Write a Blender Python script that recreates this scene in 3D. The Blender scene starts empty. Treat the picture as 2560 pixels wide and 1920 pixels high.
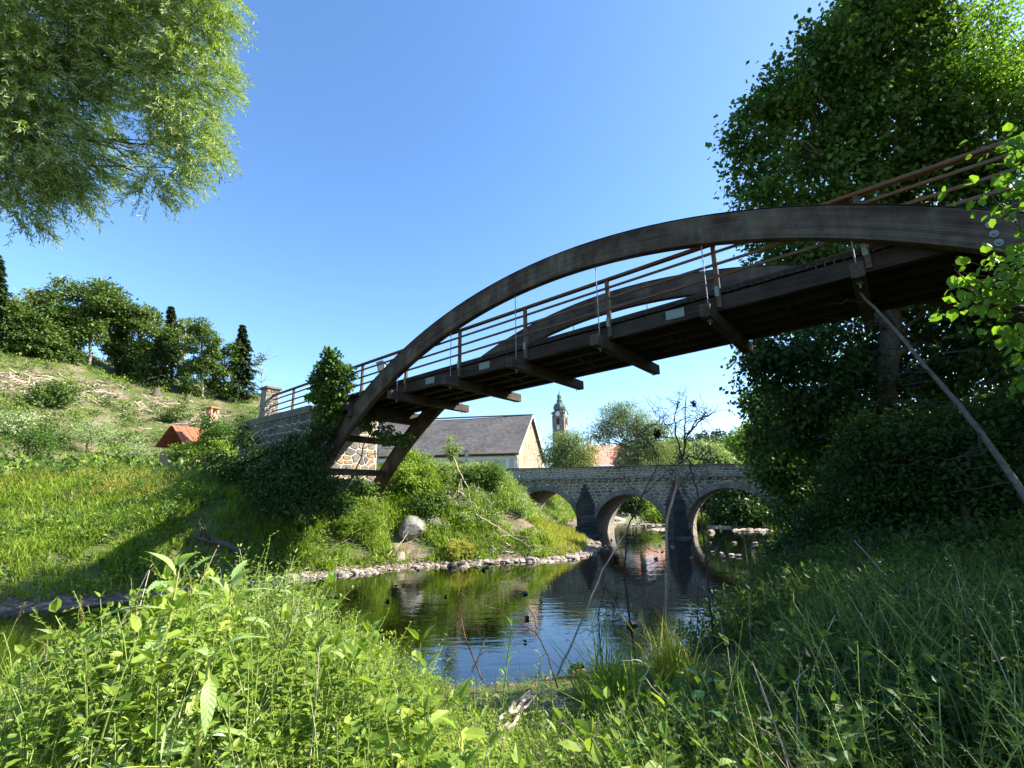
import bpy, bmesh, math, random
import numpy as np
from mathutils import Matrix, Vector
SC = bpy.context.scene
COL = SC.collection
PI = math.pi
# ------------------------------------------------------------------ camera
F_PX, PITCH, ROLL = 1205.3, .2361, -.0148
cam_d = bpy.data.cameras.new('camera'); cam = bpy.data.objects.new('camera', cam_d); COL.objects.link(cam)
cam_d.sensor_width = 36; cam_d.lens = F_PX/2560*36; cam_d.clip_end = 6000; cam_d.clip_start = .05
_r = Vector((1, 0, 0)); _u = Vector((0, -math.sin(PITCH), math.cos(PITCH))); _f = Vector((0, math.cos(PITCH), math.sin(PITCH)))
_c, _s = math.cos(ROLL), math.sin(ROLL)
_R = _c*_r+_s*_u; _U = _c*_u-_s*_r
cam.matrix_world = Matrix(((_R.x, _U.x, -_f.x, 0), (_R.y, _U.y, -_f.y, 0), (_R.z, _U.z, -_f.z, 0), (0, 0, 0, 1)))
SC.camera = cam
# ------------------------------------------------------------------ light
SUN_AZ, SUN_EL = math.radians(88), math.radians(37.5)
w = bpy.data.worlds.new('World'); SC.world = w; w.use_nodes = True
nt = w.node_tree; nt.nodes.clear()
sky = nt.nodes.new('ShaderNodeTexSky'); sky.sky_type = 'NISHITA'; sky.sun_disc = False
sky.sun_elevation = SUN_EL; sky.sun_rotation = SUN_AZ; sky.altitude = 500; sky.air_density = 1.0; sky.dust_density = .8; sky.ozone_density = 3.0
bgn = nt.nodes.new('ShaderNodeBackground'); bgn.inputs[1].default_value = .115
wo = nt.nodes.new('ShaderNodeOutputWorld')
hs = nt.nodes.new('ShaderNodeHueSaturation'); hs.inputs['Saturation'].default_value = 1.13; nt.links.new(sky.outputs[0], hs.inputs['Color']); nt.links.new(hs.outputs[0], bgn.inputs[0]); nt.links.new(bgn.outputs[0], wo.inputs[0])
sd = bpy.data.lights.new('sun', 'SUN'); sd.energy = 5.0; sd.angle = math.radians(.53); sd.color = (1, .93, .82)
sun = bpy.data.objects.new('sun', sd); COL.objects.link(sun)
SD = Vector((math.sin(SUN_AZ)*math.cos(SUN_EL), math.cos(SUN_AZ)*math.cos(SUN_EL), math.sin(SUN_EL)))
sun.rotation_euler = SD.to_track_quat('Z', 'Y').to_euler(); sun.location = SD*60
SC.view_settings.view_transform = 'Standard'; SC.view_settings.look = 'None'
SC.view_settings.exposure = 1.7; SC.view_settings.gamma = 1; SC.view_settings.use_curve_mapping = False
SC.cycles.max_bounces = 8; SC.cycles.transparent_max_bounces = 12
SC.cycles.diffuse_bounces = 4; SC.cycles.transmission_bounces = 5; SC.cycles.glossy_bounces = 3
SC.cycles.sample_clamp_indirect = 6; SC.cycles.caustics_reflective = False; SC.cycles.caustics_refractive = False
SC.cycles.use_denoising = True

# ------------------------------------------------------------------ pixel helpers (photo pixels, 2560 wide -> direction)
def ray(px, py):
    u0, v0 = px-1280, py-960; c, s = _c, _s
    u = c*u0+s*v0; v = -s*u0+c*v0
    return np.array([u, F_PX*math.cos(PITCH)+v*math.sin(PITCH), F_PX*math.sin(PITCH)-v*math.cos(PITCH)])
def atd(px, py, depth):          # a point at this distance along the optical axis
    d = ray(px, py); return d*depth/F_PX
def aty(px, py, y):
    d = ray(px, py); return d*y/d[1]
def atz(px, py, z):
    d = ray(px, py); return d*z/d[2]

# ------------------------------------------------------------------ mesh builder
class MB:
    def __init__(s): s.v = []; s.n = 0; s.f = {}; s.m = {}; s.uv = None
    def add(s, v, f, mi=0):
        v = np.asarray(v, float).reshape(-1, 3); s.v.append(v)
        if isinstance(f, np.ndarray): groups = {f.shape[1]: f}
        else:
            groups = {}
            for q in f: groups.setdefault(len(q), []).append(q)
        for k, a in groups.items():
            a = np.asarray(a, int)+s.n
            s.f.setdefault(k, []).append(a); s.m.setdefault(k, []).append(np.full(len(a), mi))
        s.n += len(v)
    def mesh(s, name, mats, smooth=False):
        me = bpy.data.meshes.new(name)
        if s.n == 0: return me
        V = np.concatenate(s.v); me.vertices.add(len(V)); me.vertices.foreach_set('co', V.ravel())
        li = []; ls = []; mi = []; tot = 0
        for k in s.f:
            a = np.concatenate(s.f[k]); li.append(a.ravel()); ls.append(tot+np.arange(len(a))*k); tot += a.size; mi.append(np.concatenate(s.m[k]))
        li = np.concatenate(li); ls = np.concatenate(ls); mi = np.concatenate(mi)
        me.loops.add(len(li)); me.loops.foreach_set('vertex_index', li)
        me.polygons.add(len(ls)); me.polygons.foreach_set('loop_start', ls)
        me.polygons.foreach_set('material_index', mi)
        me.polygons.foreach_set('use_smooth', np.full(len(ls), smooth))
        me.update(calc_edges=True)
        for m in (mats if isinstance(mats, (list, tuple)) else [mats]): me.materials.append(m)
        return me
    def build(s, name, mats, parent=None, smooth=False, **kw):
        return link(name, s.mesh(name, mats, smooth), parent, **kw)
def link(name, me, parent=None, label=None, cat=None, group=None, kind=None):
    o = bpy.data.objects.new(name, me); COL.objects.link(o)
    if parent is not None: o.parent = parent
    if label: o['label'] = label
    if cat: o['category'] = cat
    if group: o['group'] = group
    if kind: o['kind'] = kind
    return o
def thing(name, label, cat, loc=(0, 0, 0), group=None):
    o = link(name, None, None, label, cat, group); o.location = [float(q) for q in loc]; o.empty_display_size = .3; return o
def unpar(o, parent):            # child built in world coordinates under a placed Empty
    o.parent = parent; o.matrix_parent_inverse = Matrix.Translation(-Vector(parent.location)); return o
BOXF = [(0, 1, 3, 2), (4, 6, 7, 5), (0, 4, 5, 1), (2, 3, 7, 6), (0, 2, 6, 4), (1, 5, 7, 3)]
def obox(mb, c, ax, ay, az, mi=0, bev=0.0):
    c = np.asarray(c, float); ax, ay, az = (np.asarray(q, float) for q in (ax, ay, az))
    if bev <= 0:
        v = [c+i*ax+j*ay+k*az for i in (-1, 1) for j in (-1, 1) for k in (-1, 1)]
        mb.add(v, BOXF, mi); return
    # chamfered box: 24 verts
    L = [np.linalg.norm(q) for q in (ax, ay, az)]; b = [min(bev/l, .45) for l in L]
    vs = []; idx = {}
    for i in (-1, 1):
        for j in (-1, 1):
            for k in (-1, 1):
                for a in range(3):
                    s = [i*(1-b[0]), j*(1-b[1]), k*(1-b[2])]; s[a] = (i, j, k)[a]
                    idx[(i, j, k, a)] = len(vs); vs.append(c+s[0]*ax+s[1]*ay+s[2]*az)
    F = []
    for a in range(3):
        for s in (-1, 1):
            o1, o2 = [q for q in range(3) if q != a]
            q = []
            for (p, r) in ((-1, -1), (1, -1), (1, 1), (-1, 1)):
                k = [0, 0, 0]; k[a] = s; k[o1] = p; k[o2] = r; q.append(idx[(*k, a)])
            F.append(q if s*(1 if a != 1 else -1) > 0 else q[::-1])
    for a in range(3):          # edges parallel to axis a
        o1, o2 = [q for q in range(3) if q != a]
        for p in (-1, 1):
            for r in (-1, 1):
                k0 = [0, 0, 0]; k0[a] = -1; k0[o1] = p; k0[o2] = r; k1 = list(k0); k1[a] = 1
                F.append([idx[(*k0, o1)], idx[(*k0, o2)], idx[(*k1, o2)], idx[(*k1, o1)]])
    for i in (-1, 1):
        for j in (-1, 1):
            for k in (-1, 1): F.append([idx[(i, j, k, 0)], idx[(i, j, k, 1)], idx[(i, j, k, 2)]])
    mb.add(vs, F, mi)
def nrm(v): v = np.asarray(v, float); return v/(np.linalg.norm(v, axis=-1, keepdims=True)+1e-12)
def tube(mb, pts, rad, sides=6, mi=0, cap=True):
    P = np.asarray(pts, float); n = len(P); rad = np.broadcast_to(np.asarray(rad, float), (n,))
    T = np.gradient(P, axis=0); T = nrm(T)
    ref = np.array([0, 0, 1.]) if abs(T[0][2]) < .9 else np.array([1., 0, 0])
    a = nrm(np.cross(T[0], ref)); ang = np.arange(sides)*2*PI/sides; V = []
    for i in range(n):
        a = nrm(a-T[i]*np.dot(a, T[i])); b = np.cross(T[i], a)
        V.append(P[i]+rad[i]*(np.cos(ang)[:, None]*a+np.sin(ang)[:, None]*b))
    V = np.concatenate(V); F = []
    i, j = np.meshgrid(np.arange(n-1), np.arange(sides), indexing='ij'); i = i.ravel(); j = j.ravel(); k = (j+1) % sides
    F = np.stack([i*sides+j, i*sides+k, (i+1)*sides+k, (i+1)*sides+j], 1)
    mb.add(V, F, mi)
    if cap and sides > 2:
        mb.n -= 0
        mb.add(V[:sides], [list(range(sides))[::-1]], mi); mb.add(V[-sides:], [list(range(sides))], mi)
def wiggle(a, b, n, amp, rng):
    a = np.asarray(a, float); b = np.asarray(b, float); t = np.linspace(0, 1, n)[:, None]
    P = a+(b-a)*t; L = np.linalg.norm(b-a)
    P[1:-1] += rng.normal(0, amp*L, (n-2, 3)); return P
# leaves -------------------------------------------------------------
T_RHOMB = (np.array([[0, 0, 0], [-.5, .45, .06], [0, 1, -.05], [.5, .45, .06]]), np.array([[0, 1, 2], [0, 2, 3]]))
T_OVAL = (np.array([[0, 0, 0], [-.42, .25, .06], [-.40, .62, .05], [0, 1, -.10], [.40, .62, .05], [.42, .25, .06], [0, .45, -.03]]), np.array([[0, 1, 6], [1, 2, 6], [2, 3, 6], [3, 4, 6], [4, 5, 6], [5, 0, 6]]))
T_LONG = (np.array([[0, 0, 0], [-.5, .3, .05], [-.42, .62, 0], [0, 1, -.16], [.42, .62, 0], [.5, .3, .05], [0, .45, -.02]]), T_OVAL[1])
def leaves(mb, P, axis, nor, size, width, tmpl, mi=0):
    P = np.asarray(P, float); N = len(P)
    if N == 0: return
    ax = nrm(axis); no = nrm(nor-ax*np.sum(ax*nor, 1, keepdims=True)); sd_ = np.cross(ax, no)
    size = np.broadcast_to(size, (N,)); width = np.broadcast_to(width, (N,))
    tv, tf = tmpl; k = len(tv)
    V = P[:, None, :]+(tv[None, :, 0:1]*(width*size)[:, None, None])*sd_[:, None, :]+(tv[None, :, 1:2]*size[:, None, None])*ax[:, None, :]+(tv[None, :, 2:3]*size[:, None, None])*no[:, None, :]
    Fc = (tf[None]+(np.arange(N)*k)[:, None, None]).reshape(-1, tf.shape[1])
    mb.add(V.reshape(-1, 3), Fc, mi)
def rdir(rng, n): return nrm(rng.normal(0, 1, (n, 3)))
def blob_leaves(mb, blobs, n, size, width, rng, tmpl=T_RHOMB, clump=30, csig=.28, droop=.35, mi=0, shell=.62, flat=1.0):
    """blobs: (x,y,z,rx,ry,rz). n leaves in all, gathered in clumps on the blobs' shells."""
    B = np.array(blobs, float); wgt = (B[:, 3]*B[:, 4]+B[:, 4]*B[:, 5]+B[:, 3]*B[:, 5]); wgt /= wgt.sum()
    m = max(3, int(n/clump)); bi = rng.choice(len(B), m, p=wgt); d = rdir(rng, m)
    rr = shell+(1.02-shell)*rng.random(m)**.6
    C = B[bi, :3]+d*B[bi, 3:6]*rr[:, None]
    ci = rng.integers(0, m, n); sg = csig*(.6+.8*rng.random(m))
    off = rng.normal(0, 1, (n, 3)); off[:, 2] *= .55*flat
    P = C[ci]+off*sg[ci][:, None]
    out = nrm(P-B[bi[ci], :3])
    ax = nrm(rdir(rng, n)+out*.6+np.array([0, 0, -droop])); no = nrm(rdir(rng, n)*.75+out*.35+np.array([0, 0, .75]))
    leaves(mb, P, ax, no, size*(.65+.7*rng.random(n)), width, tmpl, mi)
def blobs_px(lst, zsq=1.0):      # (px,py,depth,r px[,depth stretch])
    out = []
    for q in lst:
        p = atd(q[0], q[1], q[2]); r = q[3]*q[2]/F_PX; out.append((*p, r, r*(q[4] if len(q) > 4 else 1), r*zsq))
    return out

# ------------------------------------------------------------------ materials
def newmat(name):
    m = bpy.data.materials.new(name); m.use_nodes = True; nt = m.node_tree; nt.nodes.clear()
    return m, nt, nt.nodes.new('ShaderNodeOutputMaterial')
def N(nt, t, **kw):
    n = nt.nodes.new(t)
    for k, v in kw.items():
        if k in n.inputs: n.inputs[k].default_value = v
        else: setattr(n, k, v)
    return n
def ramp(nt, src, stops):
    r = nt.nodes.new('ShaderNodeValToRGB'); e = r.color_ramp.elements
    while len(e) < len(stops): e.new(.5)
    for i, (p, c) in enumerate(stops): e[i].position = p; e[i].color = (*c, 1) if len(c) == 3 else c
    if src is not None: nt.links.new(src, r.inputs[0])
    return r
def mixc(nt, a, b, fac, mode='MIX'):
    n = nt.nodes.new('ShaderNodeMix'); n.data_type = 'RGBA'; n.blend_type = mode
    for s, i in ((fac, 0), (a, 6), (b, 7)):
        if isinstance(s, (int, float)): n.inputs[i].default_value = s
        elif isinstance(s, tuple): n.inputs[i].default_value = (*s, 1)
        else: nt.links.new(s, n.inputs[i])
    return n.outputs[2]
def mapped(nt, scale=(1, 1, 1), rot=(0, 0, 0), coord='Object'):
    tc = nt.nodes.new('ShaderNodeTexCoord'); mp = nt.nodes.new('ShaderNodeMapping')
    mp.inputs['Scale'].default_value = scale; mp.inputs['Rotation'].default_value = rot
    nt.links.new(tc.outputs[coord], mp.inputs[0]); return mp.outputs[0]
def noise(nt, vec, scale, detail=4, rough=.55, dist=0):
    n = N(nt, 'ShaderNodeTexNoise'); n.inputs['Scale'].default_value = scale; n.inputs['Detail'].default_value = detail
    n.inputs['Roughness'].default_value = rough; n.inputs['Distortion'].default_value = dist
    if vec is not None: nt.links.new(vec, n.inputs['Vector'])
    return n.outputs['Fac']
def bump(nt, h, strength=.4, dist=.02):
    b = N(nt, 'ShaderNodeBump'); b.inputs['Strength'].default_value = strength; b.inputs['Distance'].default_value = dist
    nt.links.new(h, b.inputs['Height']); return b.outputs[0]
def prin(nt, out, col, rough=.8, nor=None, spec=.3, metal=0):
    p = nt.nodes.new('ShaderNodeBsdfPrincipled')
    if isinstance(col, tuple): p.inputs['Base Color'].default_value = (*col, 1)
    else: nt.links.new(col, p.inputs['Base Color'])
    if isinstance(rough, (int, float)): p.inputs['Roughness'].default_value = rough
    else: nt.links.new(rough, p.inputs['Roughness'])
    p.inputs['Specular IOR Level'].default_value = spec; p.inputs['Metallic'].default_value = metal
    if nor is not None: nt.links.new(nor, p.inputs['Normal'])
    nt.links.new(p.outputs[0], out.inputs[0]); return p
def m_leaf(name, c1, c2, c3, back=None, trans=.45, rough=.45, spec=.25, tint=(1.25, 1.35, .45)):
    m, nt, out = newmat(name)
    g = nt.nodes.new('ShaderNodeNewGeometry')
    col = ramp(nt, g.outputs['Random Per Island'], [(0, c1), (.5, c2), (1, c3)]).outputs[0]
    n = noise(nt, mapped(nt), .9, 2); shade = ramp(nt, n, [(.3, (.72, .76, .7)), (.7, (1.2, 1.15, 1.1))]).outputs[0]
    col = mixc(nt, col, shade, 1.0, 'MULTIPLY')
    if back is not None: col2 = mixc(nt, col, back, g.outputs['Backfacing'])
    else: col2 = col
    p = nt.nodes.new('ShaderNodeBsdfPrincipled'); nt.links.new(col2, p.inputs['Base Color'])
    p.inputs['Roughness'].default_value = rough; p.inputs['Specular IOR Level'].default_value = spec
    t = nt.nodes.new('ShaderNodeBsdfTranslucent'); nt.links.new(mixc(nt, col, tint, 1.0, 'MULTIPLY'), t.inputs[0])
    mx = nt.nodes.new('ShaderNodeMixShader'); mx.inputs[0].default_value = trans
    nt.links.new(p.outputs[0], mx.inputs[1]); nt.links.new(t.outputs[0], mx.inputs[2]); nt.links.new(mx.outputs[0], out.inputs[0])
    return m
def m_plain(name, col, rough=.8, var=.25, scale=6, bmp=.3, spec=.3, metal=0, dist=.02):
    m, nt, out = newmat(name); v = mapped(nt); n = noise(nt, v, scale, 6, .6)
    lo = tuple(c*(1-var) for c in col); hi = tuple(min(1, c*(1+var)) for c in col)
    c = ramp(nt, n, [(.3, lo), (.7, hi)]).outputs[0]
    prin(nt, out, c, rough, bump(nt, noise(nt, v, scale*4, 5), bmp, dist), spec, metal); return m
A_BR = -.8968                    # heading of the footbridge
def m_wood(name, dark, mid, light, grey=None, uv=False, rotz=A_BR, stretch=14):
    m, nt, out = newmat(name)
    if uv: v = mapped(nt, (.35, stretch*.35*2, 1), coord='UV')
    else:
        v0 = mapped(nt, (1, 1, 1), (0, 0, -(PI/2-rotz)))        # x along the beam
        mp = nt.nodes.new('ShaderNodeMapping'); mp.inputs['Scale'].default_value = (1, stretch, stretch); nt.links.new(v0, mp.inputs[0]); v = mp.outputs[0]
    n1 = noise(nt, v, 1.1, 7, .62, .35); c = ramp(nt, n1, [(.25, dark), (.5, mid), (.75, light)]).outputs[0]
    big = noise(nt, mapped(nt), 1.3, 3)
    if grey: c = mixc(nt, c, grey, ramp(nt, big, [(.42, (0, 0, 0)), (.62, (.8, .8, .8))]).outputs[0])
    kn = N(nt, 'ShaderNodeTexVoronoi'); kn.inputs['Scale'].default_value = 4.2 if not uv else 1.0
    vv = mapped(nt, (1.6, 6, 1), coord='UV') if uv else mapped(nt)
    nt.links.new(vv, kn.inputs['Vector']); kk = ramp(nt, kn.outputs['Distance'], [(.04, (.25, .22, .2)), (.1, (1, 1, 1))]).outputs[0]
    c = mixc(nt, c, kk, .75, 'MULTIPLY')
    if uv:
        tc = nt.nodes.new('ShaderNodeTexCoord'); sp = nt.nodes.new('ShaderNodeSeparateXYZ'); nt.links.new(tc.outputs['UV'], sp.inputs[0]); ml = N(nt, 'ShaderNodeMath', operation='MULTIPLY'); nt.links.new(sp.outputs[1], ml.inputs[0]); ml.inputs[1].default_value = 1/.043
        fr = N(nt, 'ShaderNodeMath', operation='FRACT'); nt.links.new(ml.outputs[0], fr.inputs[0]); c = mixc(nt, c, ramp(nt, fr.outputs[0], [(.0, (.35, .33, .3)), (.12, (1, 1, 1)), (.9, (1, 1, 1)), (1., (.5, .48, .45))]).outputs[0], .8, 'MULTIPLY')
        fl = N(nt, 'ShaderNodeMath', operation='FLOOR'); nt.links.new(ml.outputs[0], fl.inputs[0]); wn = nt.nodes.new('ShaderNodeTexWhiteNoise'); wn.noise_dimensions = '1D'; nt.links.new(fl.outputs[0], wn.inputs['W']); c = mixc(nt, c, ramp(nt, wn.outputs['Value'], [(0, (.75, .75, .75)), (1, (1.2, 1.18, 1.15))]).outputs[0], .8, 'MULTIPLY')
        stn = noise(nt, mapped(nt, (1.2, 1.2, .25)), 2.2, 5, .65); c = mixc(nt, c, ramp(nt, stn, [(.42, (.5, .5, .5)), (.6, (1.1, 1.1, 1.1))]).outputs[0], .6, 'MULTIPLY')
    prin(nt, out, c, .8, bump(nt, n1, .5, .012), .2); return m
def m_stone(name, cols, rough=.85):
    m, nt, out = newmat(name); oi = nt.nodes.new('ShaderNodeObjectInfo'); g = nt.nodes.new('ShaderNodeNewGeometry')
    ad = N(nt, 'ShaderNodeMath', operation='ADD'); nt.links.new(oi.outputs['Random'], ad.inputs[0]); nt.links.new(g.outputs['Random Per Island'], ad.inputs[1])
    fr = N(nt, 'ShaderNodeMath', operation='FRACT'); nt.links.new(ad.outputs[0], fr.inputs[0])
    k = len(cols); r = ramp(nt, fr.outputs[0], [(i/k, c) for i, c in enumerate(cols)]); r.color_ramp.interpolation = 'CONSTANT'
    v = mapped(nt); n = noise(nt, v, 7, 6, .65); sh = ramp(nt, n, [(.3, (.6, .6, .6)), (.7, (1.35, 1.3, 1.25))]).outputs[0]
    st = noise(nt, v, 1.2, 3); st = ramp(nt, st, [(.35, (.75, .75, .72)), (.65, (1.1, 1.1, 1.1))]).outputs[0]
    c = mixc(nt, mixc(nt, r.outputs[0], sh, 1.0, 'MULTIPLY'), st, 1.0, 'MULTIPLY')
    prin(nt, out, c, rough, bump(nt, noise(nt, v, 14, 6, .7), .6, .03), .25); return m
M = {}
M['arch'] = m_wood('weathered_glulam', (.024, .015, .011), (.066, .045, .034), (.115, .087, .068), grey=(.14, .116, .088), uv=True, stretch=16)
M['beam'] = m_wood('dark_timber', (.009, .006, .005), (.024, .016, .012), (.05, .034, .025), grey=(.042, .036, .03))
M['xbeam'] = m_wood('cross_timber', (.016, .011, .008), (.045, .031, .022), (.10, .07, .05), grey=(.08, .066, .05), rotz=A_BR+PI/2)
M['rail'] = m_wood('rail_timber', (.04, .018, .010), (.12, .052, .028), (.20, .10, .058), grey=(.12, .085, .065))
M['post'] = m_wood('post_timber', (.03, .02, .015), (.08, .05, .035), (.13, .09, .065), grey=(.11, .09, .07))
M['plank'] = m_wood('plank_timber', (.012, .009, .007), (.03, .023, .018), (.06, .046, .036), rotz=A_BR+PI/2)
M['steel'] = m_plain('galvanised_steel', (.19, .22, .215), .55, .25, 9, .1, .4, .4)
M['bolt'] = m_plain('dull_bolt', (.16, .20, .17), .5, .2, 30, .1, .5, .3)
M['mortar'] = m_plain('pale_mortar', (.50, .485, .42), .95, .2, 3, .5)
M['stone'] = m_stone('grey_rubble', [(.21, .215, .195), (.26, .255, .225), (.17, .178, .165), (.31, .295, .25), (.22, .215, .185), (.28, .245, .20), (.19, .198, .185)])
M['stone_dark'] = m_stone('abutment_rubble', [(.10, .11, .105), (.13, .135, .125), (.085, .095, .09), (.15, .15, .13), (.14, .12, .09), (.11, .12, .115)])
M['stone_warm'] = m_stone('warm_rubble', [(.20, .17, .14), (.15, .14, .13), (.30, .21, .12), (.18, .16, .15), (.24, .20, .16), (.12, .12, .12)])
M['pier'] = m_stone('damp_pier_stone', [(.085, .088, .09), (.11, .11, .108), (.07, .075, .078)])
M['voussoir'] = m_stone('arch_stone', [(.22, .225, .215), (.26, .26, .245), (.19, .195, .195)])
M['coping'] = m_plain('concrete_coping', (.14, .132, .115), .9, .25, 2.5, .4)
M['rock'] = m_stone('river_rock', [(.38, .33, .27), (.30, .27, .23), (.45, .40, .34), (.24, .22, .20), (.36, .29, .23)])
M['rock_dark'] = m_stone('wet_rock', [(.03, .03, .03), (.045, .042, .04), (.022, .022, .024)], .35)
M['bark'] = m_plain('bark', (.10, .08, .06), .9, .4, 8, .8, .2)
M['bark_pale'] = m_plain('pale_bark', (.30, .26, .22), .85, .35, 9, .6, .2)
M['bark_grey'] = m_plain('grey_bark', (.13, .115, .10), .85, .35, 9, .6, .2); M['bark_warm'] = m_plain('warm_sapling_bark', (.36, .26, .18), .8, .3, 12, .5, .2)
M['twig'] = m_plain('dark_twig', (.045, .035, .03), .8, .3, 20, .3, .2)
M['twig_pale'] = m_plain('bleached_twig', (.42, .34, .27), .8, .25, 20, .3, .2)
M['debris'] = m_plain('dark_flood_debris', (.018, .014, .012), .9, .4, 30, .8, .1)
M['stem'] = m_plain('green_stem', (.20, .26, .06), .6, .2, 12, .2)
M['redstem'] = m_plain('reddish_twig', (.26, .11, .06), .6, .25, 12, .2)
M['straw'] = m_leaf('dry_straw', (.30, .22, .10), (.38, .30, .15), (.24, .19, .09), trans=.3, tint=(1, .95, .7))
G = lambda r, g, b: (r, g, b)
M['willow'] = m_leaf('willow_leaf', (.17, .26, .05), (.24, .33, .06), (.32, .39, .09), back=(.48, .54, .38), trans=.40)
M['maple'] = m_leaf('broad_leaf', (.045, .095, .022), (.07, .135, .028), (.11, .18, .034), trans=.42)
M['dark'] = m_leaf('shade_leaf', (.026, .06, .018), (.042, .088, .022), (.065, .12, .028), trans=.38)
M['linden'] = m_leaf('linden_leaf', (.10, .20, .03), (.14, .26, .035), (.18, .30, .04), trans=.5)
M['herb'] = m_leaf('herb_leaf', (.12, .21, .03), (.20, .30, .045), (.29, .36, .06), trans=.42)
M['herb_pale'] = m_leaf('pale_herb_leaf', (.16, .24, .07), (.24, .33, .11), (.32, .38, .16), back=(.36, .42, .24), trans=.35)
M['grass'] = m_leaf('grass_blade', (.13, .22, .03), (.20, .30, .04), (.28, .34, .06), trans=.45)
M['grass_y'] = m_leaf('yellow_grass_blade', (.26, .30, .05), (.33, .34, .07), (.38, .36, .10), trans=.45)
M['galium'] = m_leaf('bedstraw_leaf', (.24, .36, .04), (.32, .43, .055), (.40, .47, .08), trans=.45)
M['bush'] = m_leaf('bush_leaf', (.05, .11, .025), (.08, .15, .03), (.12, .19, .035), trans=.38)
M['hilltree'] = m_leaf('hill_tree_leaf', (.055, .10, .026), (.09, .15, .034), (.14, .20, .046), trans=.3)
M['spruce'] = m_leaf('spruce_needles', (.025, .05, .02), (.04, .07, .024), (.06, .09, .03), trans=.15)
M['feather'] = m_leaf('feathery_leaf', (.13, .18, .04), (.18, .24, .05), (.24, .28, .07), back=(.26, .32, .18), trans=.35)
M['deadleaf'] = m_leaf('dead_leaf', (.16, .08, .04), (.22, .12, .06), (.30, .18, .10), trans=.2, tint=(1, .9, .7))

# ground: soil, grass tint, gravel by the water
def m_ground():
    m, nt, out = newmat('river_bank_ground'); v = mapped(nt)
    g = nt.nodes.new('ShaderNodeNewGeometry'); sp = nt.nodes.new('ShaderNodeSeparateXYZ'); nt.links.new(g.outputs['Position'], sp.inputs[0])
    n1 = noise(nt, v, .35, 6, .6); n2 = noise(nt, v, 5, 8, .7)
    green = ramp(nt, n2, [(.3, (.035, .05, .014)), (.5, (.07, .10, .025)), (.7, (.12, .15, .04))]).outputs[0]
    tan = ramp(nt, n2, [(.3, (.10, .075, .05)), (.7, (.24, .19, .13))]).outputs[0]
    land = mixc(nt, green, tan, ramp(nt, n1, [(.47, (0, 0, 0)), (.64, (1, 1, 1))]).outputs[0])
    vo = N(nt, 'ShaderNodeTexVoronoi'); vo.inputs['Scale'].default_value = 9; nt.links.new(v, vo.inputs['Vector'])
    gr = mixc(nt, ramp(nt, vo.outputs['Color'], [(.2, (.17, .14, .10)), (.8, (.36, .31, .25))]).outputs[0], ramp(nt, vo.outputs['Distance'], [(.0, (1, 1, 1)), (.6, (.45, .42, .4))]).outputs[0], 1.0, 'MULTIPLY')
    zz = N(nt, 'ShaderNodeMath', operation='ADD'); nt.links.new(sp.outputs[2], zz.inputs[0])
    nn = N(nt, 'ShaderNodeMath', operation='MULTIPLY'); nt.links.new(n1, nn.inputs[0]); nn.inputs[1].default_value = -.8; nt.links.new(nn.outputs[0], zz.inputs[1])
    mr = N(nt, 'ShaderNodeMapRange'); mr.inputs['From Min'].default_value = -2.35; mr.inputs['From Max'].default_value = -2.05; nt.links.new(zz.outputs[0], mr.inputs['Value'])
    c = mixc(nt, gr, land, mr.outputs[0])
    prin(nt, out, c, .95, bump(nt, n2, .7, .06), .15); return m
M['ground'] = m_ground()
def m_bed():
    m, nt, out = newmat('river_bed'); v = mapped(nt); vo = N(nt, 'ShaderNodeTexVoronoi'); vo.inputs['Scale'].default_value = 4; nt.links.new(v, vo.inputs['Vector'])
    n = noise(nt, v, .8, 5)
    c = mixc(nt, ramp(nt, vo.outputs['Color'], [(.2, (.12, .075, .04)), (.8, (.30, .20, .11))]).outputs[0], ramp(nt, n, [(.3, (.5, .55, .5)), (.7, (1.2, 1.1, 1))]).outputs[0], 1.0, 'MULTIPLY')
    prin(nt, out, c, .9, bump(nt, vo.outputs['Distance'], .5, .05), .2); return m
M['bed'] = m_bed()
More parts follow.
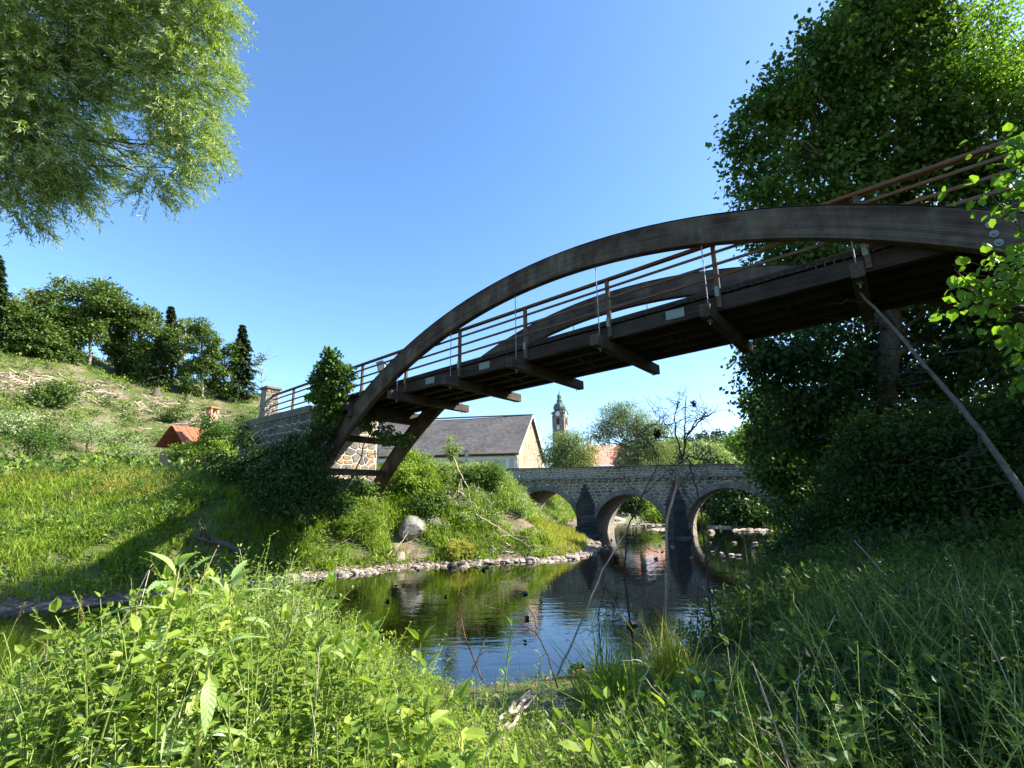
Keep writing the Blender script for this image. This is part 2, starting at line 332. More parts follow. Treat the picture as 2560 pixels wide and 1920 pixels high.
def m_water():
    m, nt, out = newmat('river_water'); v = mapped(nt, (1, 1.0, 1))
    n1 = noise(nt, mapped(nt, (.55, 1.7, 1)), 2.6, 3, .5); n2 = noise(nt, v, 9, 2, .5); n3 = noise(nt, v, .35, 2)
    a = N(nt, 'ShaderNodeMath', operation='MULTIPLY_ADD'); nt.links.new(n2, a.inputs[0]); a.inputs[1].default_value = .22; nt.links.new(n1, a.inputs[2])
    st = N(nt, 'ShaderNodeMapRange'); st.inputs['From Min'].default_value = .35; st.inputs['From Max'].default_value = .65; st.inputs['To Min'].default_value = .02; st.inputs['To Max'].default_value = .075; nt.links.new(n3, st.inputs['Value'])
    b = N(nt, 'ShaderNodeBump'); b.inputs['Distance'].default_value = .1; nt.links.new(a.outputs[0], b.inputs['Height']); nt.links.new(st.outputs[0], b.inputs['Strength'])
    fr = N(nt, 'ShaderNodeFresnel', IOR=1.36); nt.links.new(b.outputs[0], fr.inputs['Normal'])
    gl = nt.nodes.new('ShaderNodeBsdfGlossy'); gl.inputs['Roughness'].default_value = .015; gl.inputs[0].default_value = (.95, .97, 1, 1); nt.links.new(b.outputs[0], gl.inputs['Normal'])
    tr = nt.nodes.new('ShaderNodeBsdfTransparent'); tr.inputs[0].default_value = (.50, .42, .27, 1)
    mx = nt.nodes.new('ShaderNodeMixShader')
    f2 = N(nt, 'ShaderNodeMath', operation='MULTIPLY_ADD'); nt.links.new(fr.outputs[0], f2.inputs[0]); f2.inputs[1].default_value = 1.25; f2.inputs[2].default_value = .03; f2.use_clamp = True
    nt.links.new(f2.outputs[0], mx.inputs[0]); nt.links.new(tr.outputs[0], mx.inputs[1]); nt.links.new(gl.outputs[0], mx.inputs[2]); nt.links.new(mx.outputs[0], out.inputs[0]); return m
M['water'] = m_water()

# ------------------------------------------------------------------ terrain
WZ = -2.2
FAR = [(-60, -4), (-30, 4.5), (-16, 9.3), (-10, 11.6), (-7, 14.2), (-5, 16.2), (-3.2, 17.4), (-.5, 18.2), (1.9, 18.9), (3.0, 20.2), (3.9, 23), (4.3, 26.5), (4.2, 31), (3.4, 35), (4.2, 41), (8, 50), (16, 66), (26, 90)]
NEAR = [(-60, -10), (-20, 1.2), (-8, 4.4), (-4, 5.9), (-.5, 6.5), (2.2, 7.3), (4.2, 10.2), (6.6, 13.8), (9.2, 17.2), (11.8, 20.5), (13.4, 23.5), (14.6, 26.6), (16.5, 31), (19, 38), (24, 52), (36, 80)]
POLY = np.array(FAR+NEAR[::-1], float)
def seg_dist(x, y, pts, closed=False):
    P = np.array(pts, float); Q = np.roll(P, -1, 0) if closed else P[1:]; P = P if closed else P[:-1]
    best = np.full(x.shape, 1e9)
    for a, b in zip(P, Q):
        d = b-a; t = np.clip(((x-a[0])*d[0]+(y-a[1])*d[1])/(d@d), 0, 1)
        best = np.minimum(best, np.hypot(x-a[0]-t*d[0], y-a[1]-t*d[1]))
    return best
def inside(x, y, P=POLY):
    r = np.zeros(x.shape, bool); n = len(P)
    for i in range(n):
        (x1, y1), (x2, y2) = P[i], P[(i+1) % n]
        if y1 == y2: continue
        c = ((y1 > y) != (y2 > y)) & (x < (x2-x1)*(y-y1)/(y2-y1)+x1); r ^= c
    return r
def sm(t): t = np.clip(t, 0, 1); return t*t*(3-2*t)
def _cr(px, py): d = ray(px, py); return math.atan2(d[0], d[1]), d[2]/math.hypot(d[0], d[1])
LH = sorted(_cr(*q) for q in [(-900, 760), (-300, 800), (0, 862), (203, 908), (307, 948), (452, 976), (560, 1000), (640, 1008), (700, 1075), (770, 1190)])
RH = sorted(_cr(*q) for q in [(1420, 1225), (1560, 1170), (1640, 1140), (1750, 1118), (1850, 1108), (1950, 1085), (2150, 1040), (2560, 1000), (3200, 950)])
def vnoise(x, y, s, seed=0):
    x = x*s; y = y*s; i = np.floor(x).astype(int); j = np.floor(y).astype(int); fx = sm(x-i); fy = sm(y-j)
    h = lambda a, b: ((np.sin(a*127.1+b*311.7+seed*74.7)*43758.5453) % 1)
    return (h(i, j)*(1-fx)+h(i+1, j)*fx)*(1-fy)+(h(i, j+1)*(1-fx)+h(i+1, j+1)*fx)*fy
def ground(x, y):
    x = np.asarray(x, float); y = np.asarray(y, float); sh = x.shape; x = np.atleast_1d(x); y = np.atleast_1d(y)
    ins = inside(x, y); dF = seg_dist(x, y, FAR); dN = seg_dist(x, y, NEAR); d = np.minimum(dF, dN)
    farside = (dF < dN)
    th = np.arctan2(x, y); r = np.hypot(x, y)
    # far bank: stony toe then slope up to the road level; spit towards the bridge is lower and slower
    spit = sm((y-20)/6)*sm((x+1)/4)*sm((36-y)/6)
    up = 3.3*sm((d-.5)/(5.2+2.5*spit))+.12*np.clip(d, 0, 1)
    leftlow = sm((-8-x)/6); up = up*(1-leftlow)+leftlow*(1.0*sm(d/2.2)+2.3*sm((d-1.5)/9.5))
    zf = WZ+up+.25*(vnoise(x, y, .45, 3)-.5)*sm(d/2)+.012*np.clip(d-8, 0, 60)
    # near bank: low flood meadow, rising to the right
    right = sm((x-3.6-.3*(y-4))/6.5)
    zn = WZ+.62*sm(d/2.2)+.1*np.clip(d, 0, 3)*.3+right*sm(d/5)*.75+.12*(vnoise(x, y, .8, 5)-.5)*sm(d)
    zn = np.where(y > 14, WZ+.3*np.clip(d, 0, 1)+2.8*sm((d-.6)/6), zn) if False else zn+sm((y-13)/6)*sm((d-.6)/6)*1.6
    z = np.where(farside, zf, zn)
    hl = np.interp(th, [q[0] for q in LH], [q[1] for q in LH]); hl = np.where(th > LH[-1][0], 0, hl)
    hl = np.where(th < -1.9, 0, hl)*sm((r-36)/72)*np.where(r > 112, 112+.15*(r-112), r)
    hr = np.interp(th, [q[0] for q in RH], [q[1] for q in RH]); hr = np.where(th < RH[0][0], 0, hr)
    hr = np.where(th > 1.7, 0, hr)*sm((r-170)/380)*np.where(r > 560, 560+.1*(r-560), r)
    z = z+(hl+hr)*(~ins)
    zb = WZ-.06-.28*np.clip(d, 0, 1.6)**1.0
    shallow = sm((y-20)/6); zb = zb*(1-shallow)+(WZ-.04-.1*np.clip(d, 0, 1.2)-.04*vnoise(x, y, .7, 9))*shallow
    z = np.where(ins, zb, z)
    z = np.where((~ins) & (d < .25), np.maximum(z, WZ-.04+.35*d), z)
    return z.reshape(sh) if sh else float(z[0])
def gz(x, y): return float(ground(np.array([x]), np.array([y]))[0])
gx = np.concatenate([-42-np.geomspace(1500, .4, 70), np.linspace(-42, 34, 330), 34+np.geomspace(.4, 1500, 70)]); gy = np.concatenate([-np.geomspace(40, 2.2, 24)+0., np.linspace(-1.6, 46, 230), 46+np.geomspace(.3, 1800, 110)])
X, Y = np.meshgrid(gx, gy); Z = ground(X, Y)
nx, ny = len(gx), len(gy)
i, j = np.meshgrid(np.arange(nx-1), np.arange(ny-1)); k = (j*nx+i).ravel()
mb = MB(); mb.add(np.stack([X.ravel(), Y.ravel(), Z.ravel()], 1), np.stack([k, k+1, k+nx+1, k+nx], 1))
g = mb.build('ground', [M['ground'], M['bed']], smooth=True, kind='structure')
cx = (X[:-1, :-1]+X[1:, 1:]).ravel()/2; cy = (Y[:-1, :-1]+Y[1:, 1:]).ravel()/2
mi = (inside(cx, cy) & (np.minimum(seg_dist(cx, cy, FAR), seg_dist(cx, cy, NEAR)) > .15)).astype(int); g.data.polygons.foreach_set('material_index', mi)
mb = MB(); P = [(x, y, WZ) for x, y in [(-90, -40), (60, -40), (90, 130), (-90, 130)]]
xs = np.linspace(-70, 45, 60); ys = np.linspace(-14, 95, 60); X, Y = np.meshgrid(xs, ys); i, j = np.meshgrid(np.arange(59), np.arange(59)); k = (j*60+i).ravel()
ce = np.stack([k, k+1, k+61, k+60], 1); V = np.stack([X.ravel(), Y.ravel(), np.full(X.size, WZ)], 1)
c = V[ce].mean(1); keep = inside(c[:, 0], c[:, 1]) | (seg_dist(c[:, 0], c[:, 1], POLY, True) < 2.2)
mb.add(V, ce[keep]); mb.build('water', M['water'], smooth=True, kind='structure')

# ------------------------------------------------------------------ rubble masonry
def clip_poly(poly, nx_, ny_, c):      # keep nx*x+ny*y<=c
    out = []; n = len(poly)
    for q in range(n):
        a, b = poly[q], poly[(q+1) % n]; da = nx_*a[0]+ny_*a[1]-c; db = nx_*b[0]+ny_*b[1]-c
        if da <= 0: out.append(a)
        if (da < 0) != (db < 0) and abs(da-db) > 1e-12:
            t = da/(da-db); out.append((a[0]+(b[0]-a[0])*t, a[1]+(b[1]-a[1])*t))
    return out
def rubble(u0, u1, v0, v1, cw, ch, rng, gap=.02, holes=(), cuts=(), jit=.33):
    """irregular stones filling a rectangle; holes=(cu,cv,r) circles kept free (with all below them)."""
    rows = max(1, round((v1-v0)/ch)); sites = []; rid = {}
    for rr in range(rows):
        v = v0+(rr+.5)*(v1-v0)/rows; u = u0-cw*rng.random()
        while u < u1+cw:
            wd = cw*(.6+.9*rng.random()); sites.append((u+wd/2, v+ch*jit*(rng.random()-.5)*1.6)); u += wd
            if rng.random() < .12: sites.append((u+wd*.3, v+ch*.3*(rng.random()-.5)))
    S = np.array(sites); asp = cw/ch; out = []
    for q, (su, sv) in enumerate(S):
        poly = [(su-2*cw, sv-2*ch), (su+2*cw, sv-2*ch), (su+2*cw, sv+2*ch), (su-2*cw, sv+2*ch)]
        d = np.abs(S-S[q]); nb = np.where((d[:, 0] < 3.2*cw) & (d[:, 1] < 2.6*ch))[0]
        for t in nb:
            if t == q: continue
            du, dv = S[t]-S[q]; nv = dv*asp*asp; L = math.hypot(du, nv)
            if L < 1e-6: continue
            mu, mv = (S[t]+S[q])/2; c = (du*mu+nv*mv)/L-gap/2
            poly = clip_poly(poly, du/L, nv/L, c)
            if len(poly) < 3: break
        for (a, b, c) in ((1, 0, u1-gap/2), (-1, 0, -u0-gap/2), (0, 1, v1-gap/2), (0, -1, -v0-gap/2)):
            if len(poly) >= 3: poly = clip_poly(poly, a, b, c)
        for (a, b, c) in cuts:
            if len(poly) >= 3: poly = clip_poly(poly, a, b, c)
        bad = False
        for (hu, hv, hr) in holes:
            if len(poly) < 3: break
            cu, cv = np.mean(poly, 0)
            if cv < hv:
                s = 1 if cu > hu else -1
                if abs(cu-hu) < hr-.02: bad = True; break
                poly = clip_poly(poly, -s, 0, -s*(hu+s*(hr+gap/2)))
            else:
                L = math.hypot(cu-hu, cv-hv)
                if L < hr: bad = True; break
                a, b = -(cu-hu)/L, -(cv-hv)/L; poly = clip_poly(poly, a, b, a*hu+b*hv-(hr+gap/2))
        if bad or len(poly) < 3: continue
        A = abs(sum(poly[t][0]*poly[(t+1) % len(poly)][1]-poly[(t+1) % len(poly)][0]*poly[t][1] for t in range(len(poly))))/2
        if A < cw*ch*.08: continue
        # drop near-duplicate corners, cut sharp ones
        pp = []
        for a in poly:
            if not pp or math.hypot(a[0]-pp[-1][0], a[1]-pp[-1][1]) > ch*.08: pp.append(a)
        if len(pp) < 3: continue
        out.append((A, pp))
    return out
def stone_mesh(mb, poly, fn, depth, h, rng, mi=0):
    """fn(u,v,n)->xyz, n outward."""
    k = len(poly); c = np.mean(poly, 0); cv = []
    for q in range(k):        # cut corners
        a = np.array(poly[q-1]); b = np.array(poly[q]); d = np.array(poly[(q+1) % k])
        cv += [b+(a-b)*.16, b+(d-b)*.16]
    cv = np.array(cv); m = len(cv); ins = c+(cv-c)*.86; h1 = h*(.7+.6*rng.random())
    ti = (rng.random(2)-.5)*h*.6
    V = [fn(p[0], p[1], -depth) for p in cv]+[fn(p[0], p[1], h1*.45) for p in cv]+[fn(p[0], p[1], h1+ti[0]*(1 if p[0] > c[0] else -1)*.5) for p in ins]
    Fq = []
    for q in range(m):
        r = (q+1) % m; Fq += [(q, r, m+r, m+q), (m+q, m+r, 2*m+r, 2*m+q)]
    V = np.array(V)
    mb.add(V, np.array(Fq), mi); mb.add(V[2*m:], [list(range(m))], mi)
def lay_stones(cells, fn, parent, rng, mat, limit=300, depth=.04, h=.03, name='stone', used=0):
    cells = sorted(cells, key=lambda c: -c[0]); rest = MB(); n = 0
    for A, poly in cells:
        if n < limit-used:
            mb = MB(); stone_mesh(mb, poly, fn, depth, h, rng); o = mb.build(name, mat, parent); n += 1
        else: stone_mesh(rest, poly, fn, depth, h, rng)
    if rest.n: rest.build('small_stones', mat, parent, kind='stuff')
    return n

# ------------------------------------------------------------------ timber arch footbridge
DN, TC, ZT, RA, TH, BW = 9.553, 5.976, 6.122, 15.463, .604, .20
dv = np.array([math.sin(A_BR), math.cos(A_BR), 0]); nv = np.array([math.cos(A_BR), -math.sin(A_BR), 0]); zv = np.array([0, 0, 1.])
def B(t, o, z): return dv*t+nv*(DN+o)+zv*z
def deck(t): return 4.07-.0227*(t-5.07)-.000144*(t-7)**2
WF = 3.0                                  # near face to near face of the two arches
rng = np.random.default_rng(4)
fb = thing('footbridge', 'long dark timber footbridge hung from two curved glulam arches across the river', 'footbridge', B(TC, 1.6, 0))
def fpart(mb, name, mat, **k): o = mb.build(name, mat, **k); return unpar(o, fb)
def bbeam(name, mat, t0, t1, o, z0f, z1f, wd, parent=fb, bev=.008):
    mb = MB(); a0, a1 = B(t0, o, (z0f(t0)+z1f(t0))/2), B(t1, o, (z0f(t1)+z1f(t1))/2); c = (a0+a1)/2; ax = (a1-a0)/2
    obox(mb, c, ax, nv*wd/2, zv*(z1f((t0+t1)/2)-z0f((t0+t1)/2))/2, bev=bev); o_ = mb.build(name, mat); return unpar(o_, parent) if parent else o_
def arch(o0):
    me = bpy.data.meshes.new('arch'); n = 96; dt = 12.55
    a0 = math.asin(dt/RA); V = []; F = []; UV = []; lay = 6
    zc = ZT-RA
    for i in range(n+1):
        an = -a0+2*a0*i/n
        prof = [(0, 0), (0, 1), (1, 1), (1, 0)]
        ring = []
        for (b, q) in [(0., 0.), (0., 1.), (1., 1.), (1., 0.)]:
            ch = .012
            r = RA-TH+TH*q
            for (db, dr) in ([(ch, 0), (0, ch)] if (b, q) == (0, 0) else [(0, -ch), (ch, 0)] if (b, q) == (0, 1) else [(-ch, 0), (0, -ch)] if (b, q) == (1, 1) else [(0, ch), (-ch, 0)]):
                ring.append(B(TC-math.sin(an)*(r+dr)*1.0, o0+b*BW+db, zc+math.cos(an)*(r+dr)))
        V += ring
    k = 8; lens = [0, .02, .58, .6, .8, .82, 1.38, 1.4, 1.6]
    for i in range(n):
        for q in range(k):
            r = (q+1) % k; F.append((i*k+q, i*k+r, (i+1)*k+r, (i+1)*k+q))
            s0, s1 = i/n*2*a0*RA, (i+1)/n*2*a0*RA; UV += [(s0, lens[q]), (s0, lens[q+1]), (s1, lens[q+1]), (s1, lens[q])]
    F.append(tuple(range(k))); UV += [(0, l) for l in lens[:k]]; F.append(tuple(range(n*k, n*k+k))[::-1]); UV += [(0, l) for l in lens[:k]]
    me.from_pydata([tuple(v) for v in V], [], F); uvl = me.uv_layers.new(name='UVMap'); uvl.data.foreach_set('uv', np.array(UV).ravel()); me.materials.append(M['arch']); me.update()
    return me
for o0 in (0, WF):
    o = unpar(link('arch', arch(o0)), fb)
    # thin metal flashing on the back of the arch
    mb = MB(); n = 60; a0 = math.asin(12.3/RA); V = []
    for i in range(n+1):
        an = -a0+2*a0*i/n
        for b in (-.012, BW+.012):
            for r in (RA+.004, RA+.016): V.append(B(TC-math.sin(an)*r, o0+b, ZT-RA+math.cos(an)*r))
    Fq = []
    for i in range(n): b = i*4; Fq += [(b+1, b+3, b+7, b+5), (b, b+4, b+6, b+2), (b, b+1, b+5, b+4), (b+2, b+6, b+7, b+3)]
    mb.add(V, np.array(Fq)); fpart(mb, 'flashing', M['beam'])
T0, TS = 12.527, -2.486
ts = [T0-TS*k for k in (0, 1)][::-1][1:]+[T0+TS*k for k in range(1, 7)]
ts = [T0+TS*k for k in range(-1, 7)]
TL, TR = 17.6, -9.6
soff = [.42, 1.02, 1.62, 2.2, 2.74]
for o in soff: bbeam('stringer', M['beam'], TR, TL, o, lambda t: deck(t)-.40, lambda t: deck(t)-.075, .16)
for t in ts:
    zc = deck(t)
    if ZT-RA+math.sqrt(RA*RA-(t-TC)**2) < zc+.1: pass
    mb = MB(); obox(mb, B(t, 1.6, zc-.535), dv*.10, nv*1.80, zv*.133, bev=.008); fpart(mb, 'crossbeam', M['xbeam'])
    for o in (.10, WF+.10):
        zt_ = ZT-RA+math.sqrt((RA-TH)**2-(t-TC)**2); zb_ = zc-.36
        if zt_ > zb_+.3:
            mb = MB(); tube(mb, [B(t, o, zb_-.36), B(t, o, zt_+.05)], .011, 8); fpart(mb, 'hanger_rod', M['steel'])
        mb = MB(); obox(mb, B(t, o, zc-.672), dv*.05, nv*.05, zv*.005); tube(mb, [B(t, o, zc-.76), B(t, o, zc-.67)], .012, 6); fpart(mb, 'anchor_plate', M['steel'])
# lower struts tying the arch legs
for (t, z) in ((16.15, 2.35), (16.9, 1.15), (14.9, 3.05)):
    mb = MB(); obox(mb, B(t, 1.6, z), dv*.09, nv*1.72, zv*.12, bev=.008); fpart(mb, 'tie_beam', M['xbeam'])
# short blocking pieces between stringers + thin wind braces
for k in range(-1, 6):
    t = T0+TS*(k+.5)
    for a, b in ((soff[1], soff[2]), (soff[2], soff[3])):
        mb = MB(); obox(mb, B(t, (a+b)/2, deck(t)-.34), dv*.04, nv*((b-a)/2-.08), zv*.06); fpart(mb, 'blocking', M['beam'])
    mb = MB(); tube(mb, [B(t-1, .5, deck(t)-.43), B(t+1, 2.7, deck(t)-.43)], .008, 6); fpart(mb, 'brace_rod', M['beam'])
# deck planks
pw = .145; mb = MB(); obox(mb, (0, 0, 0), dv*(pw/2-.006), nv*1.30, zv*.035); pm = mb.mesh('plank', M['plank'])
nP = int((TL-TR)/pw)
for i in range(nP):
    t = TR+(i+.5)*pw; o = link('plank', pm); o.location = Vector(B(t, 1.6+rng.uniform(-.02, .02), deck(t)-.037+rng.uniform(-.003, .003))); unpar(o, fb)
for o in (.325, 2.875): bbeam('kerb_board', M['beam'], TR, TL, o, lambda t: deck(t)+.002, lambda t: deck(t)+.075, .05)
# railings (near side and far side), running on along the abutment
def railz(t, h): return deck(t)+h
def railing(off, t0, t1, face):
    ths = np.arange(t1, t0, -2.486)
    pt = [T0+TS*k-.17 for k in range(-4, 7) if t0 > T0+TS*k-.17 > t1]
    for t in pt:
        mb = MB(); obox(mb, B(t, off, railz(t, .34)), dv*.045, nv*.04, zv*.72, bev=.006); fpart(mb, 'railing_post', M['post'])
        if t < TL:
            mb = MB(); obox(mb, B(t+.02, off-face*.045, deck(t)-.02), dv*.04, nv*.005, zv*.11, bev=.002)
            for q in (-.06, .05): tube(mb, [B(t+.02, off-face*.062, deck(t)-.02+q), B(t+.02, off-face*.04, deck(t)-.02+q)], .012, 6)
            fpart(mb, 'post_bracket', M['bolt'])
    segs = [t0]+pt[0:]+[t1]
    for a, b in zip(segs[:-1], segs[1:]):
        if a-b < .2: continue
        bbeam('handrail', M['rail'], b, a, off, lambda t: railz(t, 1.035), lambda t: railz(t, 1.10), .12)
        for h in (.83, .56, .29): bbeam('rail', M['rail'], b+.03, a-.03, off-face*.055, lambda t: railz(t, h-.028), lambda t: railz(t, h+.028), .04, bev=.005)
railing(.31, 21.6, -9.4, 1); railing(2.89, 21.6, -9.4, -1)
# riveted splice plates on the outer stringer, big washers on the arch
for t in (8.9, 3.35, 11.2):
    mb = MB(); c = B(t, .42-.085, deck(t)-.235); obox(mb, c, dv*.20, nv*.004, zv*.10)
    for a in (-.14, -.05, .05, .14):
        for b in (-.06, .05): p = c+dv*a+zv*(b+.01*((a*37) % 1)); tube(mb, [p-nv*.016, p], .013, 6)
    fpart(mb, 'splice_plate', M['bolt'])
for (px, py) in ((2475, 562), (2485, 585), (2497, 607)):
    d = ray(px, py); k = (DN-.0)/(d@nv); p = d*k; mb = MB(); tube(mb, [p-nv*.016, p+nv*.004], .055, 14); tube(mb, [p-nv*.045, p-nv*.012], .022, 6); fpart(mb, 'washer', M['bolt'])
# joint line of the glulam arch
mb = MB(); t = None
d = ray(1392, 665); p = d*(DN/(d@nv)); tt = p@dv; rr = np.array([0, 0, ZT-RA]); an = math.asin((TC-tt)/(RA-.3))
e = -math.sin(an)*dv+math.cos(an)*zv; q0 = B(TC, 0, ZT-RA)
obox(mb, q0+e*(RA-TH/2)-nv*.002, np.cross(e, nv)*.006, nv*.003, e*(TH/2-.02)); fpart(mb, 'splice_joint', M['beam'])
mb = MB()                                     # concrete feet of the arches
for tf, s in ((TC+12.45, 1), (TC-12.45, -1)):
    for o in (0, WF):
        mb = MB(); z0 = ZT-RA+math.sqrt(RA*RA-12.45**2)
        obox(mb, B(tf+.35*s, o+.1, z0-.75), dv*.75, nv*.32, zv*.72, bev=.03); fpart(mb, 'concrete_foot', M['coping'])

# ------------------------------------------------------------------ rubble abutment at the far end
ab = thing('stone_abutment', 'rubble stone abutment with concrete coping carrying the far end of the footbridge', 'abutment', B(19, 1.6, 1.0))
AT, AE, AZ0 = 17.75, 23.9, -.9
AZ1 = 3.70
mb = MB(); obox(mb, B((AT+AE)/2+.003, 1.6, (AZ0+AZ1)/2-.2), dv*((AE-AT)/2-.003), nv*1.597, zv*(AZ1-AZ0)/2); unpar(mb.build('mortar_core', M['mortar']), ab)
rg = np.random.default_rng(11)
cells = rubble(AT, AE, AZ0+.8, AZ1-.28, .42, .30, rg, .028)
lay_side = [(A, p) for A, p in cells]
used = 0
def lay(cells, fn, thing_, rng, mat, limit, **k):
    before = set(bpy.data.objects); n = lay_stones(cells, fn, None, rng, mat, limit, **k)
    for o in set(bpy.data.objects)-before: unpar(o, thing_); 
    return n
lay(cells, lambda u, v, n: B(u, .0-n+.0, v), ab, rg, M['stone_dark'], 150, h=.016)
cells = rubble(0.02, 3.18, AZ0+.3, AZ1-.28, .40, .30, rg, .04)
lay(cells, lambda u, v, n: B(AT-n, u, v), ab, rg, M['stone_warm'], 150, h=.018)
for a in np.arange(AT-.05, AE, 2.05):
    mb = MB(); b = min(a+2.04, AE+.05); obox(mb, B((a+b)/2, -.02+.2, AZ1-.13), dv*((b-a)/2-.006), nv*.26, zv*.15, bev=.012); unpar(mb.build('coping_slab', M['coping']), ab)
mb = MB(); obox(mb, B(AT+.12, 1.6, AZ1-.05), dv*.2, nv*1.35, zv*.12, bev=.012); unpar(mb.build('coping_slab', M['coping']), ab)
mb = MB(); obox(mb, B(21, 1.6, deck(21)-.08), dv*3.1, nv*1.3, zv*.05); unpar(mb.build('path_slab', M['coping']), ab)
# gate pillar
pp = B(21.9, .28, 0); pl = thing('stone_pillar', 'square rubble stone pillar with flat cap at the far end of the wooden railing', 'pillar', B(21.9, .28, deck(22)))
zb, ztp = deck(22)-.15, 5.02
mb = MB(); obox(mb, B(21.9, .28, (zb+ztp)/2), dv*.27, nv*.27, zv*(ztp-zb)/2); unpar(mb.build('pillar_core', M['mortar']), pl)
for fn, mt in ((lambda u, v, n: B(21.9+u, .28-.27-n, v), 'stone'), (lambda u, v, n: B(21.9-.27-n, .28+u, v), 'stone_warm')):
    lay(rubble(-.29, .29, zb, ztp, .24, .17, rg, .02), fn, pl, rg, M[mt], 60)
mb = MB(); obox(mb, B(21.9, .28, ztp+.05), dv*.36, nv*.36, zv*.06, bev=.02); unpar(mb.build('cap', M['coping']), pl)
# abutment on the camera side of the river, behind the arch foot (out of the frame)
a2 = thing('near_abutment', 'rubble stone abutment on the near bank under the right end of the footbridge', 'abutment', B(-8.6, 1.6, 0))
mb = MB(); obox(mb, B(-9.2, 1.6, 1.2), dv*1.1, nv*1.6, zv*2.5); unpar(mb.build('mortar_core', M['mortar']), a2)
lay(rubble(0.02, 3.18, -1.2, 3.6, .42, .30, rg, .04), lambda u, v, n: B(-8.1+n, u, v), a2, rg, M['stone'], 100)

# ------------------------------------------------------------------ stone arch bridge
C3 = np.array([11.9, 27.5, 0.]); bd = nrm(np.array([-.884, .468, 0])); bn = np.array([-bd[1], bd[0], 0]); bn = bn if bn[1] < 0 else -bn   # outward (towards the camera)
def S(u, n, z): return C3+bd*u+bn*n+zv*z
sb = thing('stone_bridge', 'grey rubble stone road bridge with round arches behind the bare saplings', 'bridge', S(5.6, -2, -2.2))
ARC = [(0.0, .47, 2.42, -1.95), (5.65, .22, 2.2, -1.98), (11.2, .58, 2.3, -1.75), (-6.0, .3, 2.2, -1.9)]
U0, U1 = -13.5, 13.9
def topz(u): return 1.80+.0225*u
def ledge(u): return 1.10+.0145*u
def under(u):
    z = np.full(np.shape(u), -3.4)
    for (cu, cz, r, sp) in ARC:
        d = np.abs(u-cu); ins = d < r; rise = cz-sp
        z = np.where(ins, sp+rise*np.sqrt(np.clip(1-(d/r)**2, 0, 1)), z)
    return z
us = np.unique(np.concatenate([np.linspace(U0, U1, 60)]+[np.array([cu-r-1e-3, cu+r+1e-3]) for cu, cz, r, sp in ARC]+[cu+r*np.sin(np.linspace(-PI/2, PI/2, 37)) for cu, cz, r, sp in ARC]))
lo = under(us); hi = ledge(us); n = len(us); DEP = 4.2
V = [S(u, 0, z) for u, z in zip(us, lo)]+[S(u, 0, z) for u, z in zip(us, hi)]+[S(u, -DEP, z) for u, z in zip(us, lo)]+[S(u, -DEP, z) for u, z in zip(us, hi)]
q = np.arange(n-1); mb = MB()
mb.add(V, np.concatenate([np.stack([q, q+1, n+q+1, n+q], 1), np.stack([2*n+q+1, 2*n+q, 3*n+q, 3*n+q+1], 1), np.stack([n+q, n+q+1, 3*n+q+1, 3*n+q], 1)]))
mb.add(V, np.stack([q+1, q, 2*n+q, 2*n+q+1], 1), 1)
mb.add(V, [(0, n, 3*n, 2*n), (n-1, 2*n-1, 4*n-1, 3*n-1)])
def m_intrados():
    m, nt, out = newmat('arch_lining'); v = mapped(nt); tc = nt.nodes.new('ShaderNodeTexCoord')
    mp = nt.nodes.new('ShaderNodeMapping'); mp.inputs['Rotation'].default_value = (0, 0, math.atan2(-bn[0], bn[1])*1.0); nt.links.new(tc.outputs['Object'], mp.inputs[0])
    vo = N(nt, 'ShaderNodeTexVoronoi'); vo.feature = 'DISTANCE_TO_EDGE'; vo.inputs['Scale'].default_value = 2.6
    m2 = nt.nodes.new('ShaderNodeMapping'); m2.inputs['Scale'].default_value = (1, .5, 2.2); nt.links.new(mp.outputs[0], m2.inputs[0]); nt.links.new(m2.outputs[0], vo.inputs['Vector'])
    st = noise(nt, v, 3, 5); c = ramp(nt, st, [(.3, (.12, .105, .085)), (.7, (.22, .19, .155))]).outputs[0]
    c = mixc(nt, (.36, .32, .26), c, ramp(nt, vo.outputs['Distance'], [(.03, (0, 0, 0)), (.07, (1, 1, 1))]).outputs[0])
    prin(nt, out, c, .9, bump(nt, vo.outputs['Distance'], .6, .05), .2); return m
M['intrados'] = m_intrados()
unpar(mb.build('mortar_core', [M['mortar'], M['intrados']]), sb)
rg = np.random.default_rng(21); VR = .36
# voussoirs
for (cu, cz, r, sp) in ARC[:3]:
    rise = cz-sp; nv_ = 25; e = np.linspace(-PI/2, PI/2, nv_+1)+np.concatenate([[0], rg.normal(0, .012, nv_-1), [0]])
    for a, b in zip(e[:-1], e[1:]):
        th_ = VR*rg.uniform(.85, 1.12); m_ = (a+b)/2
        P = [(cu+r*math.sin(t), sp+rise*math.cos(t)) for t in (a+.006, m_, b-.006)]+[(cu+(r+th_)*math.sin(t), sp+(rise+th_)*math.cos(t)) for t in (b-.008, m_, a+.008)]
        mb = MB(); c = np.mean(P, 0); ins = [tuple(c+(np.array(p)-c)*.9) for p in P]
        V = [S(p[0], -.25, p[1]) for p in P]+[S(p[0], .03, p[1]) for p in P]+[S(p[0], .045+rg.uniform(0, .012), p[1]) for p in ins]
        k = 6; mb.add(V, [(x, (x+1) % k, k+(x+1) % k, k+x) for x in range(k)]+[(k+x, k+(x+1) % k, 2*k+(x+1) % k, 2*k+x) for x in range(k)]+[tuple(range(2*k, 3*k))]); unpar(mb.build('voussoir', M['voussoir']), sb)
holes = [(cu, sp, (r+cz-sp)/2+VR*.93) for cu, cz, r, sp in ARC]
fcells = rubble(-4.9, U1, -2.25, 1.30, .40, .20, rg, .036, holes, [(-.0145, 1, 1.09)])
nb = 0
lay(fcells, lambda u, v, n: S(u, n, v), sb, rg, M['stone'], 300, h=.014)
